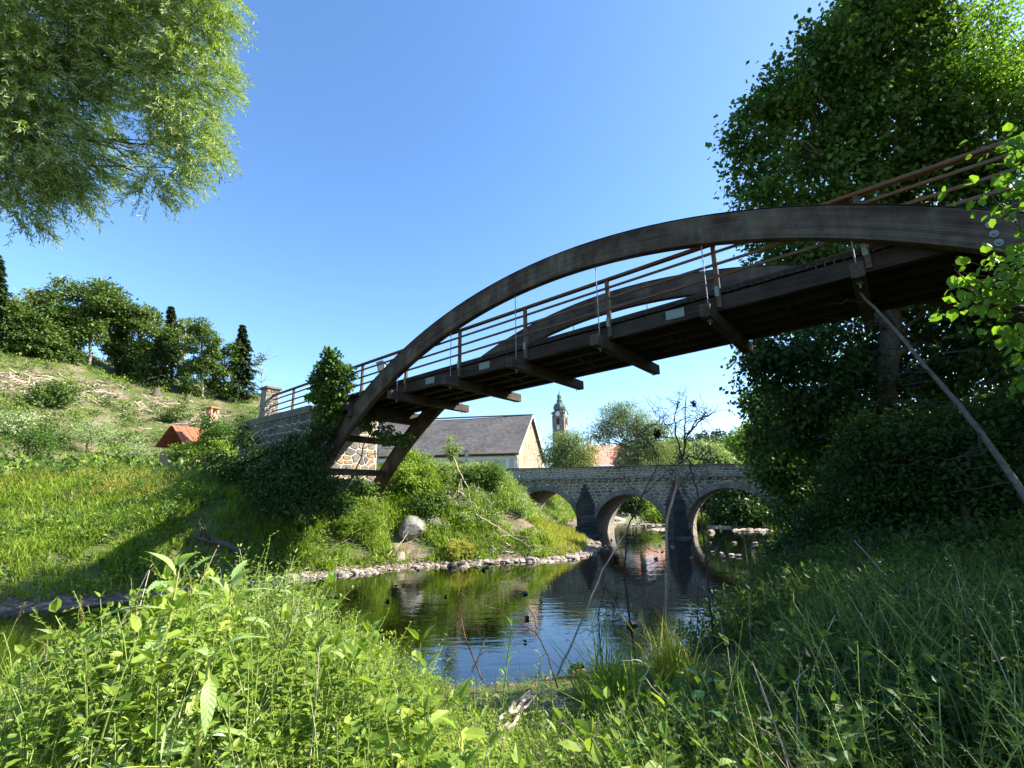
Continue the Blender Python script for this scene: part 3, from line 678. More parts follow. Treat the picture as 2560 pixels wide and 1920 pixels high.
# parapet as its own run of stones; ledge, corbels, capping slabs
pcells = rubble(-4.9, U1, 0, .60, .30, .155, rg, .032)
mb = MB(); V = [S(u, n_, z) for u in (U0, U1) for n_ in (.10, -.30) for z in (ledge(u)+.06, topz(u)-.05)]
mb.add(V, BOXF); unpar(mb.build('parapet_core', M['mortar']), sb)
mb = MB(); V = [S(u, n_, z) for u in (U0, U1) for n_ in (-DEP+.30, -DEP-.06) for z in (ledge(u)+.06, topz(u)-.05)]
mb.add(V, BOXF); unpar(mb.build('parapet_core', M['mortar']), sb)
pa = thing('parapet', 'rubble stone parapet wall with dark capping along the road bridge', 'parapet', S(4, 0, 1.2)); 
lay(pcells, lambda u, v, n: S(u, .10+n, ledge(u)+.09+v*(topz(u)-.06-ledge(u)-.10)/.60), pa, rg, M['stone'], 300, h=.010, depth=.03)
for a in np.arange(-6, U1, 1.15):
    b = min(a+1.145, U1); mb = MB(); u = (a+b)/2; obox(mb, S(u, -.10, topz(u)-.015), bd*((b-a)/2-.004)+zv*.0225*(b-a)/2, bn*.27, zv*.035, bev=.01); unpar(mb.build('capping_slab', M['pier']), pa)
for a in np.arange(-6, U1, 1.4):
    b = min(a+1.395, U1); mb = MB(); u = (a+b)/2; obox(mb, S(u, .03, ledge(u)+.045), bd*((b-a)/2-.003), bn*.13, zv*.042, bev=.01); unpar(mb.build('ledge_slab', M['voussoir']), sb)
mb = MB(); obox(mb, (0, 0, 0), bd*.085, bn*.09, zv*.075, bev=.012); cm = mb.mesh('corbel', M['stone'])
for u in np.arange(-5, U1, .46): o = link('corbel', cm); o.location = Vector(S(u, .07, ledge(u)-.075)); unpar(o, sb)
# cutwaters of dark courses
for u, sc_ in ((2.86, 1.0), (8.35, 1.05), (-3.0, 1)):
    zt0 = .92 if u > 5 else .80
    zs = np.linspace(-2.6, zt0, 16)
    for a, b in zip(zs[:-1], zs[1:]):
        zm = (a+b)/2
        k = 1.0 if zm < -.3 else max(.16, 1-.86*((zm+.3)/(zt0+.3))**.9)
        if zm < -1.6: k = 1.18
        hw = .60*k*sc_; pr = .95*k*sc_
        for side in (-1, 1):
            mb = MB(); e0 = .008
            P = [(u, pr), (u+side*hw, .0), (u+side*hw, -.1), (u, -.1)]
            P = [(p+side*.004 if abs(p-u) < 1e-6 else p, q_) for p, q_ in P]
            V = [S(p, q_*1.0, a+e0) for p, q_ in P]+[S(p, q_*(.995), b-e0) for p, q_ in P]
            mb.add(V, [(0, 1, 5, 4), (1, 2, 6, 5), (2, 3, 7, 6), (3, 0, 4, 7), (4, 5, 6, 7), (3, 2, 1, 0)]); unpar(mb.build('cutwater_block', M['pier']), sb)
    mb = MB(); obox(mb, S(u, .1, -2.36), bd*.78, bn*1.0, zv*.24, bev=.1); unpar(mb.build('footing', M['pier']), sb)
# low lit wall where the parapet turns at its left end
mb = MB(); e0 = S(U1, 0, 0); e1 = e0+np.array([-2.6, -.25, 0]); wl = thing('side_wall', 'short sunlit stone wall turning off the left end of the bridge parapet', 'wall', e0)
ax = (e1-e0)/2; c = (e0+e1)/2; obox(mb, c+zv*1.25, ax, np.array([0, .15, 0]), zv*.75); unpar(mb.build('mortar_core', M['mortar']), wl)
wn = np.array([0.0958, -.995, 0]); L = np.linalg.norm(e1-e0); wd_ = (e1-e0)/L
lay(rubble(0, L, .5, 1.95, .3, .18, rg, .02), lambda u, v, n: e0+wd_*u+wn*(.15+n)+zv*v, wl, rg, M['stone_warm'], 80, h=.02)
mb = MB(); obox(mb, c+zv*2.03, ax*1.02, np.array([0, .2, 0]), zv*.035, bev=.01); unpar(mb.build('capping_slab', M['pier']), wl)
# road on the bridge
mb = MB(); obox(mb, S((U0+U1)/2, -DEP/2, 1.12), bd*(U1-U0)/2, bn*(DEP/2-.35), zv*.03); unpar(mb.build('road_surface', M['coping']), sb)

# ------------------------------------------------------------------ barn
def tri_box(mb, pts, thick, nrm_, mi=0): 
    P = np.array(pts); n_ = len(P); V = np.concatenate([P, P-np.asarray(nrm_)*thick]); mb.add(V, [tuple(range(n_)), tuple(range(n_, 2*n_))[::-1]]+[(i, n_+i, n_+(i+1) % n_, (i+1) % n_) for i in range(n_)], mi)
def m_roof(name, c1, c2, c3, rot, sx, sz, lich=(.32, .31, .29)):
    m, nt, out = newmat(name); v = mapped(nt, (1, 1, 1), (0, 0, rot)); br = nt.nodes.new('ShaderNodeTexBrick')
    mp = nt.nodes.new('ShaderNodeMapping'); mp.inputs['Rotation'].default_value = (-PI/2, 0, 0); nt.links.new(v, mp.inputs[0]); nt.links.new(mp.outputs[0], br.inputs['Vector'])
    br.inputs['Scale'].default_value = 1; br.inputs['Brick Width'].default_value = sx; br.inputs['Row Height'].default_value = sz; br.inputs['Mortar Size'].default_value = .018; br.inputs['Mortar Smooth'].default_value = .2
    br.inputs['Color1'].default_value = (*c1, 1); br.inputs['Color2'].default_value = (*c2, 1); br.inputs['Mortar'].default_value = (*c3, 1)
    n = noise(nt, mapped(nt), .5, 6, .65); c = mixc(nt, br.outputs['Color'], ramp(nt, n, [(.3, (.7, .7, .7)), (.7, (1.3, 1.25, 1.2))]).outputs[0], 1.0, 'MULTIPLY')
    sp = noise(nt, mapped(nt), 9, 3, .7); c = mixc(nt, c, lich, ramp(nt, sp, [(.60, (0, 0, 0)), (.68, (.6, .6, .6))]).outputs[0])
    prin(nt, out, c, .85, bump(nt, br.outputs['Fac'], -.6, .05), .2); return m
bA, bG = math.radians(-84+0), math.radians(15)
ld = np.array([math.sin(bA), math.cos(bA), 0]); gd = np.array([math.sin(bG), math.cos(bG), 0])
ln_ = np.array([ld[1], -ld[0], 0]); ln_ = ln_ if ln_[1] < 0 else -ln_
gn = np.array([gd[1], -gd[0], 0])
K0 = aty(1291, 1131, 50.); K0 = np.array([K0[0], 50., 0])
BH, BRG, BGL, BL, BZ = 4.85, 9.75, 13.2, 30., .6
bt = thing('barn', 'long cream barn with steep grey tiled roof standing behind the river bank', 'barn', K0+zv*BZ)
def BP(l, g_, z): return K0+ld*l+gd*g_+zv*z
M['bwall'] = m_plain('cream_render', (.56, .50, .38), .9, .08, 1.2, .2); M['bgable'] = m_plain('weathered_render', (.27, .205, .14), .9, .22, .8, .4, dist=.05)
M['white'] = m_plain('white_trim', (.72, .72, .70), .8, .06, 3, .1); M['brownwood'] = m_plain('brown_fascia', (.09, .05, .035), .7, .2, 5, .2)
M['gablebase'] = m_plain('stained_render', (.31, .245, .18), .9, .3, 2.2, .5, dist=.04)
mb = MB(); V = [BP(l, g_, z) for l in (0, BL) for g_ in (0, BGL) for z in (BZ-2, BH)]; mb.add(V, BOXF); unpar(mb.build('wall', M['bwall']), bt)
mb = MB(); e = gn*.012; tri_box(mb, [BP(0, 0, 3.35)+e, BP(0, BGL, 3.35)+e, BP(0, BGL, BH-.02)+e, BP(0, BGL/2, BRG-.12)+e, BP(0, 0, BH-.02)+e], .3, gn); unpar(mb.build('gable', M['bgable']), bt)
mb = MB(); tri_box(mb, [BP(BL, 0, BH), BP(BL, BGL/2, BRG-.12), BP(BL, BGL, BH)], -.2, gn); unpar(mb.build('gable', M['bgable']), bt)
mb = MB(); tri_box(mb, [BP(0, 0, BZ)+e*2, BP(0, BGL, BZ)+e*2, BP(0, BGL, 3.2)+e*2, BP(0, 0, 3.2)+e*2], .02, gn); unpar(mb.build('gable_base', M['gablebase']), bt)
mb = MB(); tri_box(mb, [BP(0, -.02, 3.18)+e*6, BP(0, BGL, 3.18)+e*6, BP(0, BGL, 3.62)+e*6, BP(0, -.02, 3.62)+e*6], .06, gn); unpar(mb.build('string_course', M['gablebase']), bt)
M['roof'] = m_roof('grey_roof_tiles', (.12, .115, .112), (.08, .077, .075), (.035, .033, .032), -(PI/2+bA), .34, .27)
ov = .35
for s_ in (0, 1):
    g0, g1 = (-.45, BGL/2) if s_ == 0 else (BGL+.45, BGL/2)
    sl = (BRG-BH)/(BGL/2); z0 = BH-.45*sl*.55
    mb = MB(); P = [BP(-ov, g0, z0), BP(BL+ov, g0, z0), BP(BL+ov, g1, BRG), BP(-ov, g1, BRG)]
    up = nrm(np.cross(P[1]-P[0], P[3]-P[0])); up = up if up[2] > 0 else -up
    m_ = 26; gr = []
    for a in range(m_+1):
        for b in (0, 1, 2, 3, 4, 5, 6, 7, 8):
            t = a/m_; q = b/8; p = P[0]*(1-q)*(1-t)+P[1]*q*(1-t)+P[2]*q*t+P[3]*(1-q)*t
            p = p-zv*(.28*math.sin(PI*q)*t)+up*.02*math.sin(7*q+3*t); gr.append(p)
    gr = np.array(gr); idx = np.array([(a*9+b, a*9+b+1, (a+1)*9+b+1, (a+1)*9+b) for a in range(m_) for b in range(8)])
    mb.add(gr+up*.02, idx); mb.add(gr-up*.12, idx[:, ::-1]); k = len(gr)
    mb.add(np.concatenate([gr+up*.02, gr-up*.12]), [(a*9, (a+1)*9, k+(a+1)*9, k+a*9) for a in range(m_)]+[(b, b+1, k+b+1, k+b) for b in range(8)])
    unpar(mb.build('roof', M['roof']), bt)
mb = MB(); tube(mb, [BP(-.35, BGL/2, BRG+.03), BP(8, BGL/2, BRG-.02), BP(15, BGL/2, BRG-.12), BP(24, BGL/2, BRG-.06), BP(BL+.35, BGL/2, BRG+.02)], .10, 6); unpar(mb.build('ridge_tiles', M['roof']), bt)
# verge boards in pale mortar, fascia, gutter, downpipe
for g0, g1 in ((-.4, BGL/2), (BGL+.4, BGL/2)):
    a = BP(-ov-.03, g0, BH-.45*sl*.55-.05); b = BP(-ov-.03, g1, BRG-.07); mb = MB(); u_ = nrm(b-a); w_ = nrm(np.cross(u_, gn)); obox(mb, (a+b)/2, (b-a)/2, gn*.03, w_*.05); unpar(mb.build('verge_board', M['white']), bt)
mb = MB(); obox(mb, BP(BL/2-.1, -.30, BH-.26), ld*(BL/2+.2), ln_*.05, zv*.13); unpar(mb.build('fascia', M['brownwood']), bt)
mb = MB(); tube(mb, [BP(-.3, -.48, BH-.22), BP(BL, -.48, BH-.22)], .075, 8); unpar(mb.build('gutter', M['brownwood']), bt)
mb = MB(); tube(mb, [BP(-.1, -.45, BH-.25), BP(-.1, -.30, BH-.6), BP(-.06, .22, BH-.95)+gn*.1, BP(-.0, .22, BZ)+gn*.1], .06, 8); unpar(mb.build('downpipe', M['bwall']), bt)
f = ln_*.02
mb = MB(); tri_box(mb, [BP(0, 0, BH-.72)+f*1.5, BP(BL, 0, BH-.72)+f*1.5, BP(BL, 0, BH-.4)+f*1.5, BP(0, 0, BH-.4)+f*1.5], .02, ln_); unpar(mb.build('cornice_band', M['white']), bt)
for l in (.12, .95+0, 4.55, 8.6, 12.7, 16.8, 20.9, 25, 29): 
    wdt = .16 if l < .5 else (.16 if l < 1 else .2)
    if l > .1:
        mb = MB(); tri_box(mb, [BP(l-wdt, 0, BZ)+f, BP(l+wdt, 0, BZ)+f, BP(l+wdt, 0, BH-.72)+f, BP(l-wdt, 0, BH-.72)+f], .02, ln_); unpar(mb.build('pilaster', M['white']), bt)
mb = MB(); obox(mb, BP(13.6, -.12, BH-1.05), ld*8.2, ln_*.12, zv*.12, bev=.02); unpar(mb.build('timber_rail', M['brownwood']), bt)
M['ochre'] = m_plain('worn_ornament', (.44, .32, .20), .9, .15, 4, .3); M['redvent'] = m_plain('red_vent', (.30, .09, .05), .8, .2, 6, .2); M['darkhole'] = m_plain('dark_opening', (.03, .025, .02), .9, .2, 6, .1)
for (gp, z) in ((.31, 6.15), (.43, 6.0), (.57, 5.85), (.27, 4.5), (.47, 4.4)):
    o = thing if 0 else None; c = BP(0, BGL*gp, z)+gn*.02
    mb = MB(); ang = np.linspace(0, 2*PI, 9)[:-1]; P = [c+gd*(.22*math.cos(a))+zv*(.34*math.sin(a)*(1.3 if abs(math.sin(a)) > .9 else 1)) for a in ang]; tri_box(mb, [p+gn*.03 for p in P], .04, gn)
    ow = unpar(mb.build('vent_surround', M['ochre']), bt)
    mb = MB(); P = [c+gd*(.06*math.cos(a))+zv*(.16*math.sin(a))+gn*.045 for a in ang]; tri_box(mb, P, .02, gn); unpar(mb.build('vent_hole', M['darkhole']), bt)
c = BP(0, BGL*.5, BRG-1.25)+gn*.02; mb = MB(); P = [c+gd*(.3*math.cos(a))+zv*(.42*math.sin(a))+gn*.03 for a in np.linspace(0, 2*PI, 17)[:-1]]; tri_box(mb, P, .04, gn); unpar(mb.build('round_vent', M['redvent']), bt)
mb = MB(); P = [c+gd*(.16*math.cos(a))+zv*(.24*math.sin(a))+gn*.045 for a in np.linspace(0, 2*PI, 17)[:-1]]; tri_box(mb, P, .02, gn); unpar(mb.build('round_vent_hole', M['ochre']), bt)

# ------------------------------------------------------------------ street lamps
M['iron'] = m_plain('black_iron', (.02, .035, .03), .5, .2, 8, .1, .4); M['glass'] = m_plain('lamp_glass', (.35, .38, .38), .25, .05, 5, 0, .5)
def lamp(x, y, z0, zt_, label, sc_=1.0):
    L = thing('street_lamp', label, 'street lamp', (x, y, z0), 'old lantern street lamps'); mb = MB()
    tube(mb, [(x, y, z0), (x, y, z0+.5), (x, y, z0+.55), (x, y, zt_-.62*sc_)], [.09*sc_, .08*sc_, .05*sc_, .035*sc_], 8); unpar(mb.build('pole', M['iron']), L)
    mb = MB(); h0, h1 = zt_-.58*sc_, zt_-.2*sc_; r0, r1 = .09*sc_, .16*sc_
    V = [(x+r*cx_, y+r*cy_, z) for (r, z) in ((r0, h0), (r1, h1)) for cx_, cy_ in ((-1, -1), (1, -1), (1, 1), (-1, 1))]
    mb.add(V, [(i, (i+1) % 4, 4+(i+1) % 4, 4+i) for i in range(4)]+[(3, 2, 1, 0), (4, 5, 6, 7)]); unpar(mb.build('lantern_glass', M['glass']), L)
    mb = MB(); 
    for i in range(4): tube(mb, [V[i], V[4+i]], .014*sc_, 4)
    unpar(mb.build('lantern_frame', M['iron']), L)
    mb = MB(); r2 = .2*sc_; Vc = [(x+r*cx_, y+r*cy_, z) for (r, z) in ((r2, h1+.002), (.05*sc_, zt_-.07*sc_)) for cx_, cy_ in ((-1, -1), (1, -1), (1, 1), (-1, 1))]
    mb.add(Vc, [(i, (i+1) % 4, 4+(i+1) % 4, 4+i) for i in range(4)]+[(3, 2, 1, 0), (4, 5, 6, 7)]); tube(mb, [(x, y, zt_-.07*sc_), (x, y, zt_)], [.02*sc_, .008*sc_], 6); unpar(mb.build('lantern_roof', M['iron']), L)
p = aty(1166, 1122, 44.); lamp(p[0], p[1], .8, p[2], 'dark lantern street lamp standing in front of the cream barn wall', 1.25)
d = ray(955, 898); p = d*23.5/d[1]; lamp(p[0], p[1], 1.2, p[2], 'dark lantern street lamp showing behind the railing left of the near arch', 1.25)

# ------------------------------------------------------------------ church tower
TD = 300.; tc_ = aty(1402, 1090, TD); tx = tc_[0]
pz = lambda py: aty(1402, py, TD)[2]
tw = thing('church_tower', 'tall grey baroque church tower with green onion dome and white clock faces', 'church tower', (tx, TD, 0))
M['tstone'] = m_plain('tower_stone', (.19, .165, .145), .9, .25, .25, .3, dist=.3); M['copper'] = m_plain('green_copper', (.085, .12, .105), .55, .3, .3, .2, .4, .2)
M['clockwhite'] = m_plain('clock_white', (.62, .62, .64), .7, .05, 1, 0); M['tlight'] = m_plain('pale_tower_band', (.42, .37, .30), .9, .1, .5, .1)
HWT = 3.75; ta = math.radians(-26)
ua = np.array([math.cos(ta), math.sin(ta), 0]); ub = np.array([-math.sin(ta), math.cos(ta), 0]); tcn = np.array([tx, TD, 0])
zcor = pz(1036); mb = MB(); z0 = -10
obox(mb, tcn+zv*(z0+zcor)/2, ua*HWT, ub*HWT, zv*(zcor-z0)/2); unpar(mb.build('tower_shaft', M['tstone']), tw)
for sa in (-1, 1):
    for sb_ in (-1, 1):
        mb = MB(); obox(mb, tcn+ua*sa*(HWT-.45)+ub*sb_*(HWT-.45)+zv*(z0+zcor-2)/2, ua*.62, ub*.62, zv*(zcor-2-z0)/2); unpar(mb.build('corner_pilaster', M['tstone']), tw)
for sa in (-1, 1):
    for sb_ in (-1, 1): mb = MB(); obox(mb, tcn+ua*sa*(HWT-.25)+ub*sb_*(HWT-.25)+zv*(pz(1034)), ua*1.15, ub*1.15, zv*.35, bev=.25); unpar(mb.build('cornice', M['tstone']), tw)
mb = MB(); obox(mb, tcn+zv*(pz(1033)), ua*(HWT-.3), ub*(HWT-.3), zv*.9); unpar(mb.build('attic', M['tstone']), tw)
mb = MB(); obox(mb, tcn+zv*pz(1042+.5), ua*(HWT+.4), ub*(HWT+.4), zv*.25, bev=.2); unpar(mb.build('cornice', M['tstone']), tw)
faces = [(-ub, ua), (ua, ub), (-ua, ub)]
for fn_, su in faces:
    cf = tcn+fn_*(HWT+.08)
    # curved gable over the clock
    zc_ = pz(1036.5); R_ = 1.75; cf = cf+fn_*.15; P = [cf+su*(R_*1.25*math.cos(a))+zv*(zc_+R_*1.2*math.sin(a)) for a in np.linspace(0, PI, 13)]+[cf-su*R_*1.25+zv*(zc_-2.5), cf+su*R_*1.25+zv*(zc_-2.5)]
    mb = MB(); tri_box(mb, P, .5, fn_); unpar(mb.build('clock_gable', M['tstone']), tw)
    mb = MB(); P = [cf+fn_*.5+su*(R_*1.45*math.cos(a))+zv*(zc_+R_*1.35*math.sin(a)) for a in np.linspace(0, PI, 13)]; P2 = [cf-fn_*.8+su*(R_*1.45*math.cos(a))+zv*(zc_+R_*1.35*math.sin(a)) for a in np.linspace(0, PI, 13)]
    mb.add(P+P2, [(i, i+1, 14+i, 13+i) for i in range(12)]); unpar(mb.build('gable_flashing', M['copper']), tw)
    mb = MB(); P = [cf+fn_*.12+su*(1.42*math.cos(a))+zv*(zc_+1.5*math.sin(a)) for a in np.linspace(0, 2*PI, 25)[:-1]]; tri_box(mb, P, .1, fn_); ck = unpar(mb.build('clock_face', M['clockwhite']), tw)
    mb = MB(); cc = cf+fn_*.16+zv*zc_
    for L_, a in ((1.1, .4), (.75, 2.2)): dd = su*math.sin(a)+zv*math.cos(a); obox(mb, cc+dd*L_/2, dd*L_/2, fn_*.02, np.cross(dd, fn_)*.07)
    unpar(mb.build('clock_hands', M['darkhole']), tw)
    zl0, zl1 = pz(1062), pz(1047); w_ = .85; P = [cf+fn_*.1+su*w_*s_+zv*zl0 for s_ in (-1, 1)]+[cf+fn_*.1+su*(w_*math.cos(a))+zv*(zl1-w_+w_*math.sin(a)*1.0) for a in np.linspace(0, PI, 9)]
    P = [P[0], P[1]]+P[2:]; mb = MB(); tri_box(mb, P, .1, fn_); unpar(mb.build('louvre_window', M['darkhole']), tw)
    mb = MB(); obox(mb, cf+fn_*.1+zv*pz(1066), su*1.3, fn_*.25, zv*.22); unpar(mb.build('window_sill', M['tlight']), tw)
    mb = MB(); obox(mb, cf+fn_*.05+zv*pz(1071.5), su*.8, fn_*.06, zv*1.05); unpar(mb.build('white_panel', M['clockwhite']), tw)
def lathe8(prof, ph=PI/8, sides=8):
    mb = MB(); n_ = len(prof); V = [tcn+zv*z+r*(math.cos(ph+ta+2*PI*i/sides)*np.array([1, 0, 0])+math.sin(ph+ta+2*PI*i/sides)*np.array([0, 1, 0])) for r, z in prof for i in range(sides)]
    mb.add(V, [(a*sides+i, a*sides+(i+1) % sides, (a+1)*sides+(i+1) % sides, (a+1)*sides+i) for a in range(n_-1) for i in range(sides)]); return mb
pp_ = [(3.3, 1034), (3.2, 1028.5), (3.9, 1024.5), (4.15, 1020.5), (4.0, 1016), (3.4, 1011.5), (2.5, 1008.3), (1.75, 1006.5)]
unpar(lathe8([(r, pz(y)) for r, y in pp_]).build('onion_dome', M['copper']), tw)
pp_ = [(1.7, 1007), (1.85, 1004), (1.95, 1001.5), (1.5, 999.5), (1.35, 996.5), (1.15, 993.5), (1.45, 993.2)]
unpar(lathe8([(r, pz(y)) for r, y in pp_]).build('lantern', M['copper']), tw)
pp_ = [(1.5, 993.4), (1.55, 992.2), (1.35, 989), (.9, 986.3), (.35, 984.8), (.15, 983), (.4, 982), (.4, 981), (.1, 980), (.06, 974)]
unpar(lathe8([(r, pz(y)) for r, y in pp_]).build('spire_cap', M['copper']), tw)
mb = MB(); obox(mb, tcn+zv*pz(976.5), ua*.55, ub*.07, zv*.07); obox(mb, tcn+zv*pz(976.8), ua*.07, ub*.07, zv*1.0); unpar(mb.build('cross', M['redvent']), tw)

# ------------------------------------------------------------------ houses
M['redroof'] = m_plain('red_tiled_roof', (.42, .17, .11), .85, .15, 1.2, .3); M['pinkroof'] = m_plain('sunny_red_roof', (.50, .24, .17), .85, .12, .8, .3); M['greyroof'] = m_plain('grey_sheet_roof', (.26, .27, .28), .6, .1, 1, .1)
M['yellow'] = m_plain('yellow_render', (.55, .42, .14), .9, .1, 1, .2); M['palewall'] = m_plain('pale_render', (.60, .52, .42), .9, .1, .8, .1); M['glasswin'] = m_plain('dark_window', (.04, .05, .06), .2, .1, 2, 0, .5)
def house(name, label, c, yaw, L, W, zb_, ze, zr, wall, roof, wins=(), chim=False, cat='house'):
    a = np.array([math.cos(yaw), math.sin(yaw), 0]); b = np.array([-math.sin(yaw), math.cos(yaw), 0]); c = np.array([c[0], c[1], 0.])
    h = thing(name, label, cat, c+zv*zb_); mb = MB(); obox(mb, c+zv*(zb_+ze)/2, a*L/2, b*W/2, zv*(ze-zb_)/2)
    for s_ in (-1, 1): mb.add([c+a*s_*L/2-b*W/2+zv*ze, c+a*s_*L/2+b*W/2+zv*ze, c+a*s_*L/2+zv*(zr-.1)], [(0, 1, 2)])
    unpar(mb.build('wall', wall), h)
    for s_ in (-1, 1):
        mb = MB(); sl_ = (zr-ze)/(W/2); e_ = .3
        P = [c+a*(-L/2-.25)+b*s_*(W/2+e_)+zv*(ze-e_*sl_), c+a*(L/2+.25)+b*s_*(W/2+e_)+zv*(ze-e_*sl_), c+a*(L/2+.25)+zv*zr, c-a*(L/2+.25)+zv*zr]
        up_ = nrm(np.cross(P[1]-P[0], P[3]-P[0])); up_ = up_ if up_[2] > 0 else -up_; tri_box(mb, [p+up_*.15 for p in P], .15, up_); r_ = unpar(mb.build('roof', roof), h)
    if chim:
        mb = MB(); obox(mb, c+a*L*.28+zv*(zr+.2), a*.3, b*.3, zv*.7); unpar(mb.build('chimney', M['redroof']), h)
    for (sx_, z_, sd_) in wins:
        mb = MB(); q = c+a*sx_+b*(sd_*(W/2+.02))+zv*z_; obox(mb, q, a*.45, b*.03, zv*.6); wf = unpar(mb.build('window', M['white']), h)
        mb = MB(); obox(mb, q+b*sd_*.03, a*.36, b*.01, zv*.5); unpar(mb.build('window_pane', M['glasswin']), h)
    return h
p = aty(1502, 1110, 120.); house('house', 'large house with sunny red tiled roof between the round willow and the feathery tree', (p[0]+2, 124), math.radians(8), 12, 16, 0, 5.4, p[2], M['palewall'], M['pinkroof'], [(-3, 4, -1), (0, 4, -1), (3, 4, -1)])
p = aty(1545, 1128, 112.); house('house', 'smaller house with dark red gable roof in front of the sunny red roof', (p[0]+1.5, 112), math.radians(72), 9, 7.5, 0, 5.6, p[2], M['palewall'], M['redroof'], [(-2, 4, 1), (1.5, 4, 1)])
p = aty(1590, 1140, 118.); house('house', 'red roofed house mostly hidden behind the feathery tree', (p[0]+2, 120), math.radians(20), 9, 9, 0, 5.5, p[2], M['palewall'], M['pinkroof'])
p = aty(1490, 1163, 95.); house('shed', 'low shed with grey sheet roof just above the bridge parapet', (p[0], 96), math.radians(10), 8, 4, 0, p[2]-1, p[2], M['palewall'], M['greyroof'], cat='shed')
p = aty(1555, 1240, 52.); house('house', 'yellow house wall with pale corner seen through the middle bridge arch', (p[0]-3.2, 56), math.radians(2), 8, 6, -1.5, 1.35, 2.3, M['yellow'], M['greyroof'], [(2.2, .1, -1)])
d = ray(500, 1068); p = d*40/math.hypot(d[0], d[1]); hz = p[2]
# tiled hut on the left, its tiles laid row by row
hc = np.array([p[0]-.5, p[1]+.5, 0]); ht = thing('hut', 'small hut with orange red pantile roof half buried in bushes below the clearing', 'hut', hc+zv*gz(hc[0], hc[1])); yw = math.radians(62)
a = np.array([math.cos(yw), math.sin(yw), 0]); b = np.array([-math.sin(yw), math.cos(yw), 0]); zg = gz(hc[0], hc[1])
mb = MB(); obox(mb, hc+zv*(zg+hz-1.7)/2, a*1.5, b*1.3, zv*(hz-1.7-zg)/2); unpar(mb.build('wall', M['bgable']), ht)
M['pantile'] = m_plain('orange_pantile', (.30, .10, .05), .8, .25, 3, .2)
for r_ in range(13):
    for q_ in range(12):
        t = r_/13; c = hc+a*(-1.7+3.4*(q_+.5)/12)+b*(-1.6+1.6*t)+zv*(hz-1.3+1.3*t+.03); mb = None
        if r_ == 0 and q_ == 0:
            mb = MB(); sl_ = nrm(b*1.6+zv*1.3); nn_ = nrm(np.cross(a, sl_)); obox(mb, (0, 0, 0), a*.137, sl_*.105, nn_*.025, bev=.015); tm = mb.mesh('roof_tile', M['pantile'])
        o = link('roof_tile', tm); o.location = Vector(c-sl_*0+nn_*(.02*(q_ % 2))); unpar(o, ht)
mb = MB(); tri_box(mb, [hc-a*1.75+b*1.6+zv*(hz-1.3), hc+a*1.75+b*1.6+zv*(hz-1.3), hc+a*1.75+zv*(hz+.03), hc-a*1.75+zv*(hz+.03)], .08, np.array([0, 0, 1.])); unpar(mb.build('roof', M['pantile']), ht)
d = ray(531, 1035); p = d*38/math.hypot(d[0], d[1]); ch_ = thing('chimney_stack', 'pink brick chimney with a flat slab on top rising from leaves beside the hut', 'chimney', (p[0], p[1], p[2]-3))
mb = MB(); obox(mb, p-zv*1.7, a*.24, b*.24, zv*1.7); unpar(mb.build('shaft', M['pinkroof']), ch_)
for s_ in (-1, 1):
    for s2 in (-1, 1): mb = MB(); obox(mb, p+a*s_*.22+b*s2*.22+zv*.17, a*.06, b*.06, zv*.17); unpar(mb.build('corner_brick', M['pinkroof']), ch_)
mb = MB(); obox(mb, p+zv*.39, a*.36, b*.36, zv*.05, bev=.02); unpar(mb.build('cap', M['redroof']), ch_)

# ================================================================== VEGETATION
T_BLADE = (np.array([[-.5, 0, 0], [.5, 0, 0], [-.4, .55, .05], [.4, .55, .05], [0, 1, .30]]), np.array([[0, 1, 3], [0, 3, 2], [2, 3, 4]]))
def hit(px, py, r0=2., r1=900.):
    d = ray(px, py); h = math.hypot(d[0], d[1]); r = np.geomspace(r0, r1, 900); x, y, z = d[0]/h*r, d[1]/h*r, d[2]/h*r
    g_ = ground(x, y); k = np.where(z < g_)[0]
    i = k[0] if len(k) else len(r)-1
    return np.array([x[i], y[i], g_[i]])
def ontree(o, root): return unpar(o, root)
def grass_at(mb, P, h, wd, nb, rng, lean=.35, mi=0):
    P = np.repeat(P, nb, 0); n_ = len(P); P = P+np.c_[rng.normal(0, .05, (n_, 2)), np.zeros(n_)]
    ax = np.c_[rng.normal(0, lean, (n_, 2)), np.ones(n_)]; no = np.c_[ax[:, :2]*1.5+rng.normal(0, .3, (n_, 2)), np.full(n_, -.1)]
    if np.ndim(wd): wd = np.repeat(wd, nb)
    hh = (np.repeat(h, nb) if np.ndim(h) else h)*(.55+.65*rng.random(n_)); leaves(mb, P, ax, no, hh, wd/np.maximum(hh, .05), T_BLADE, mi)
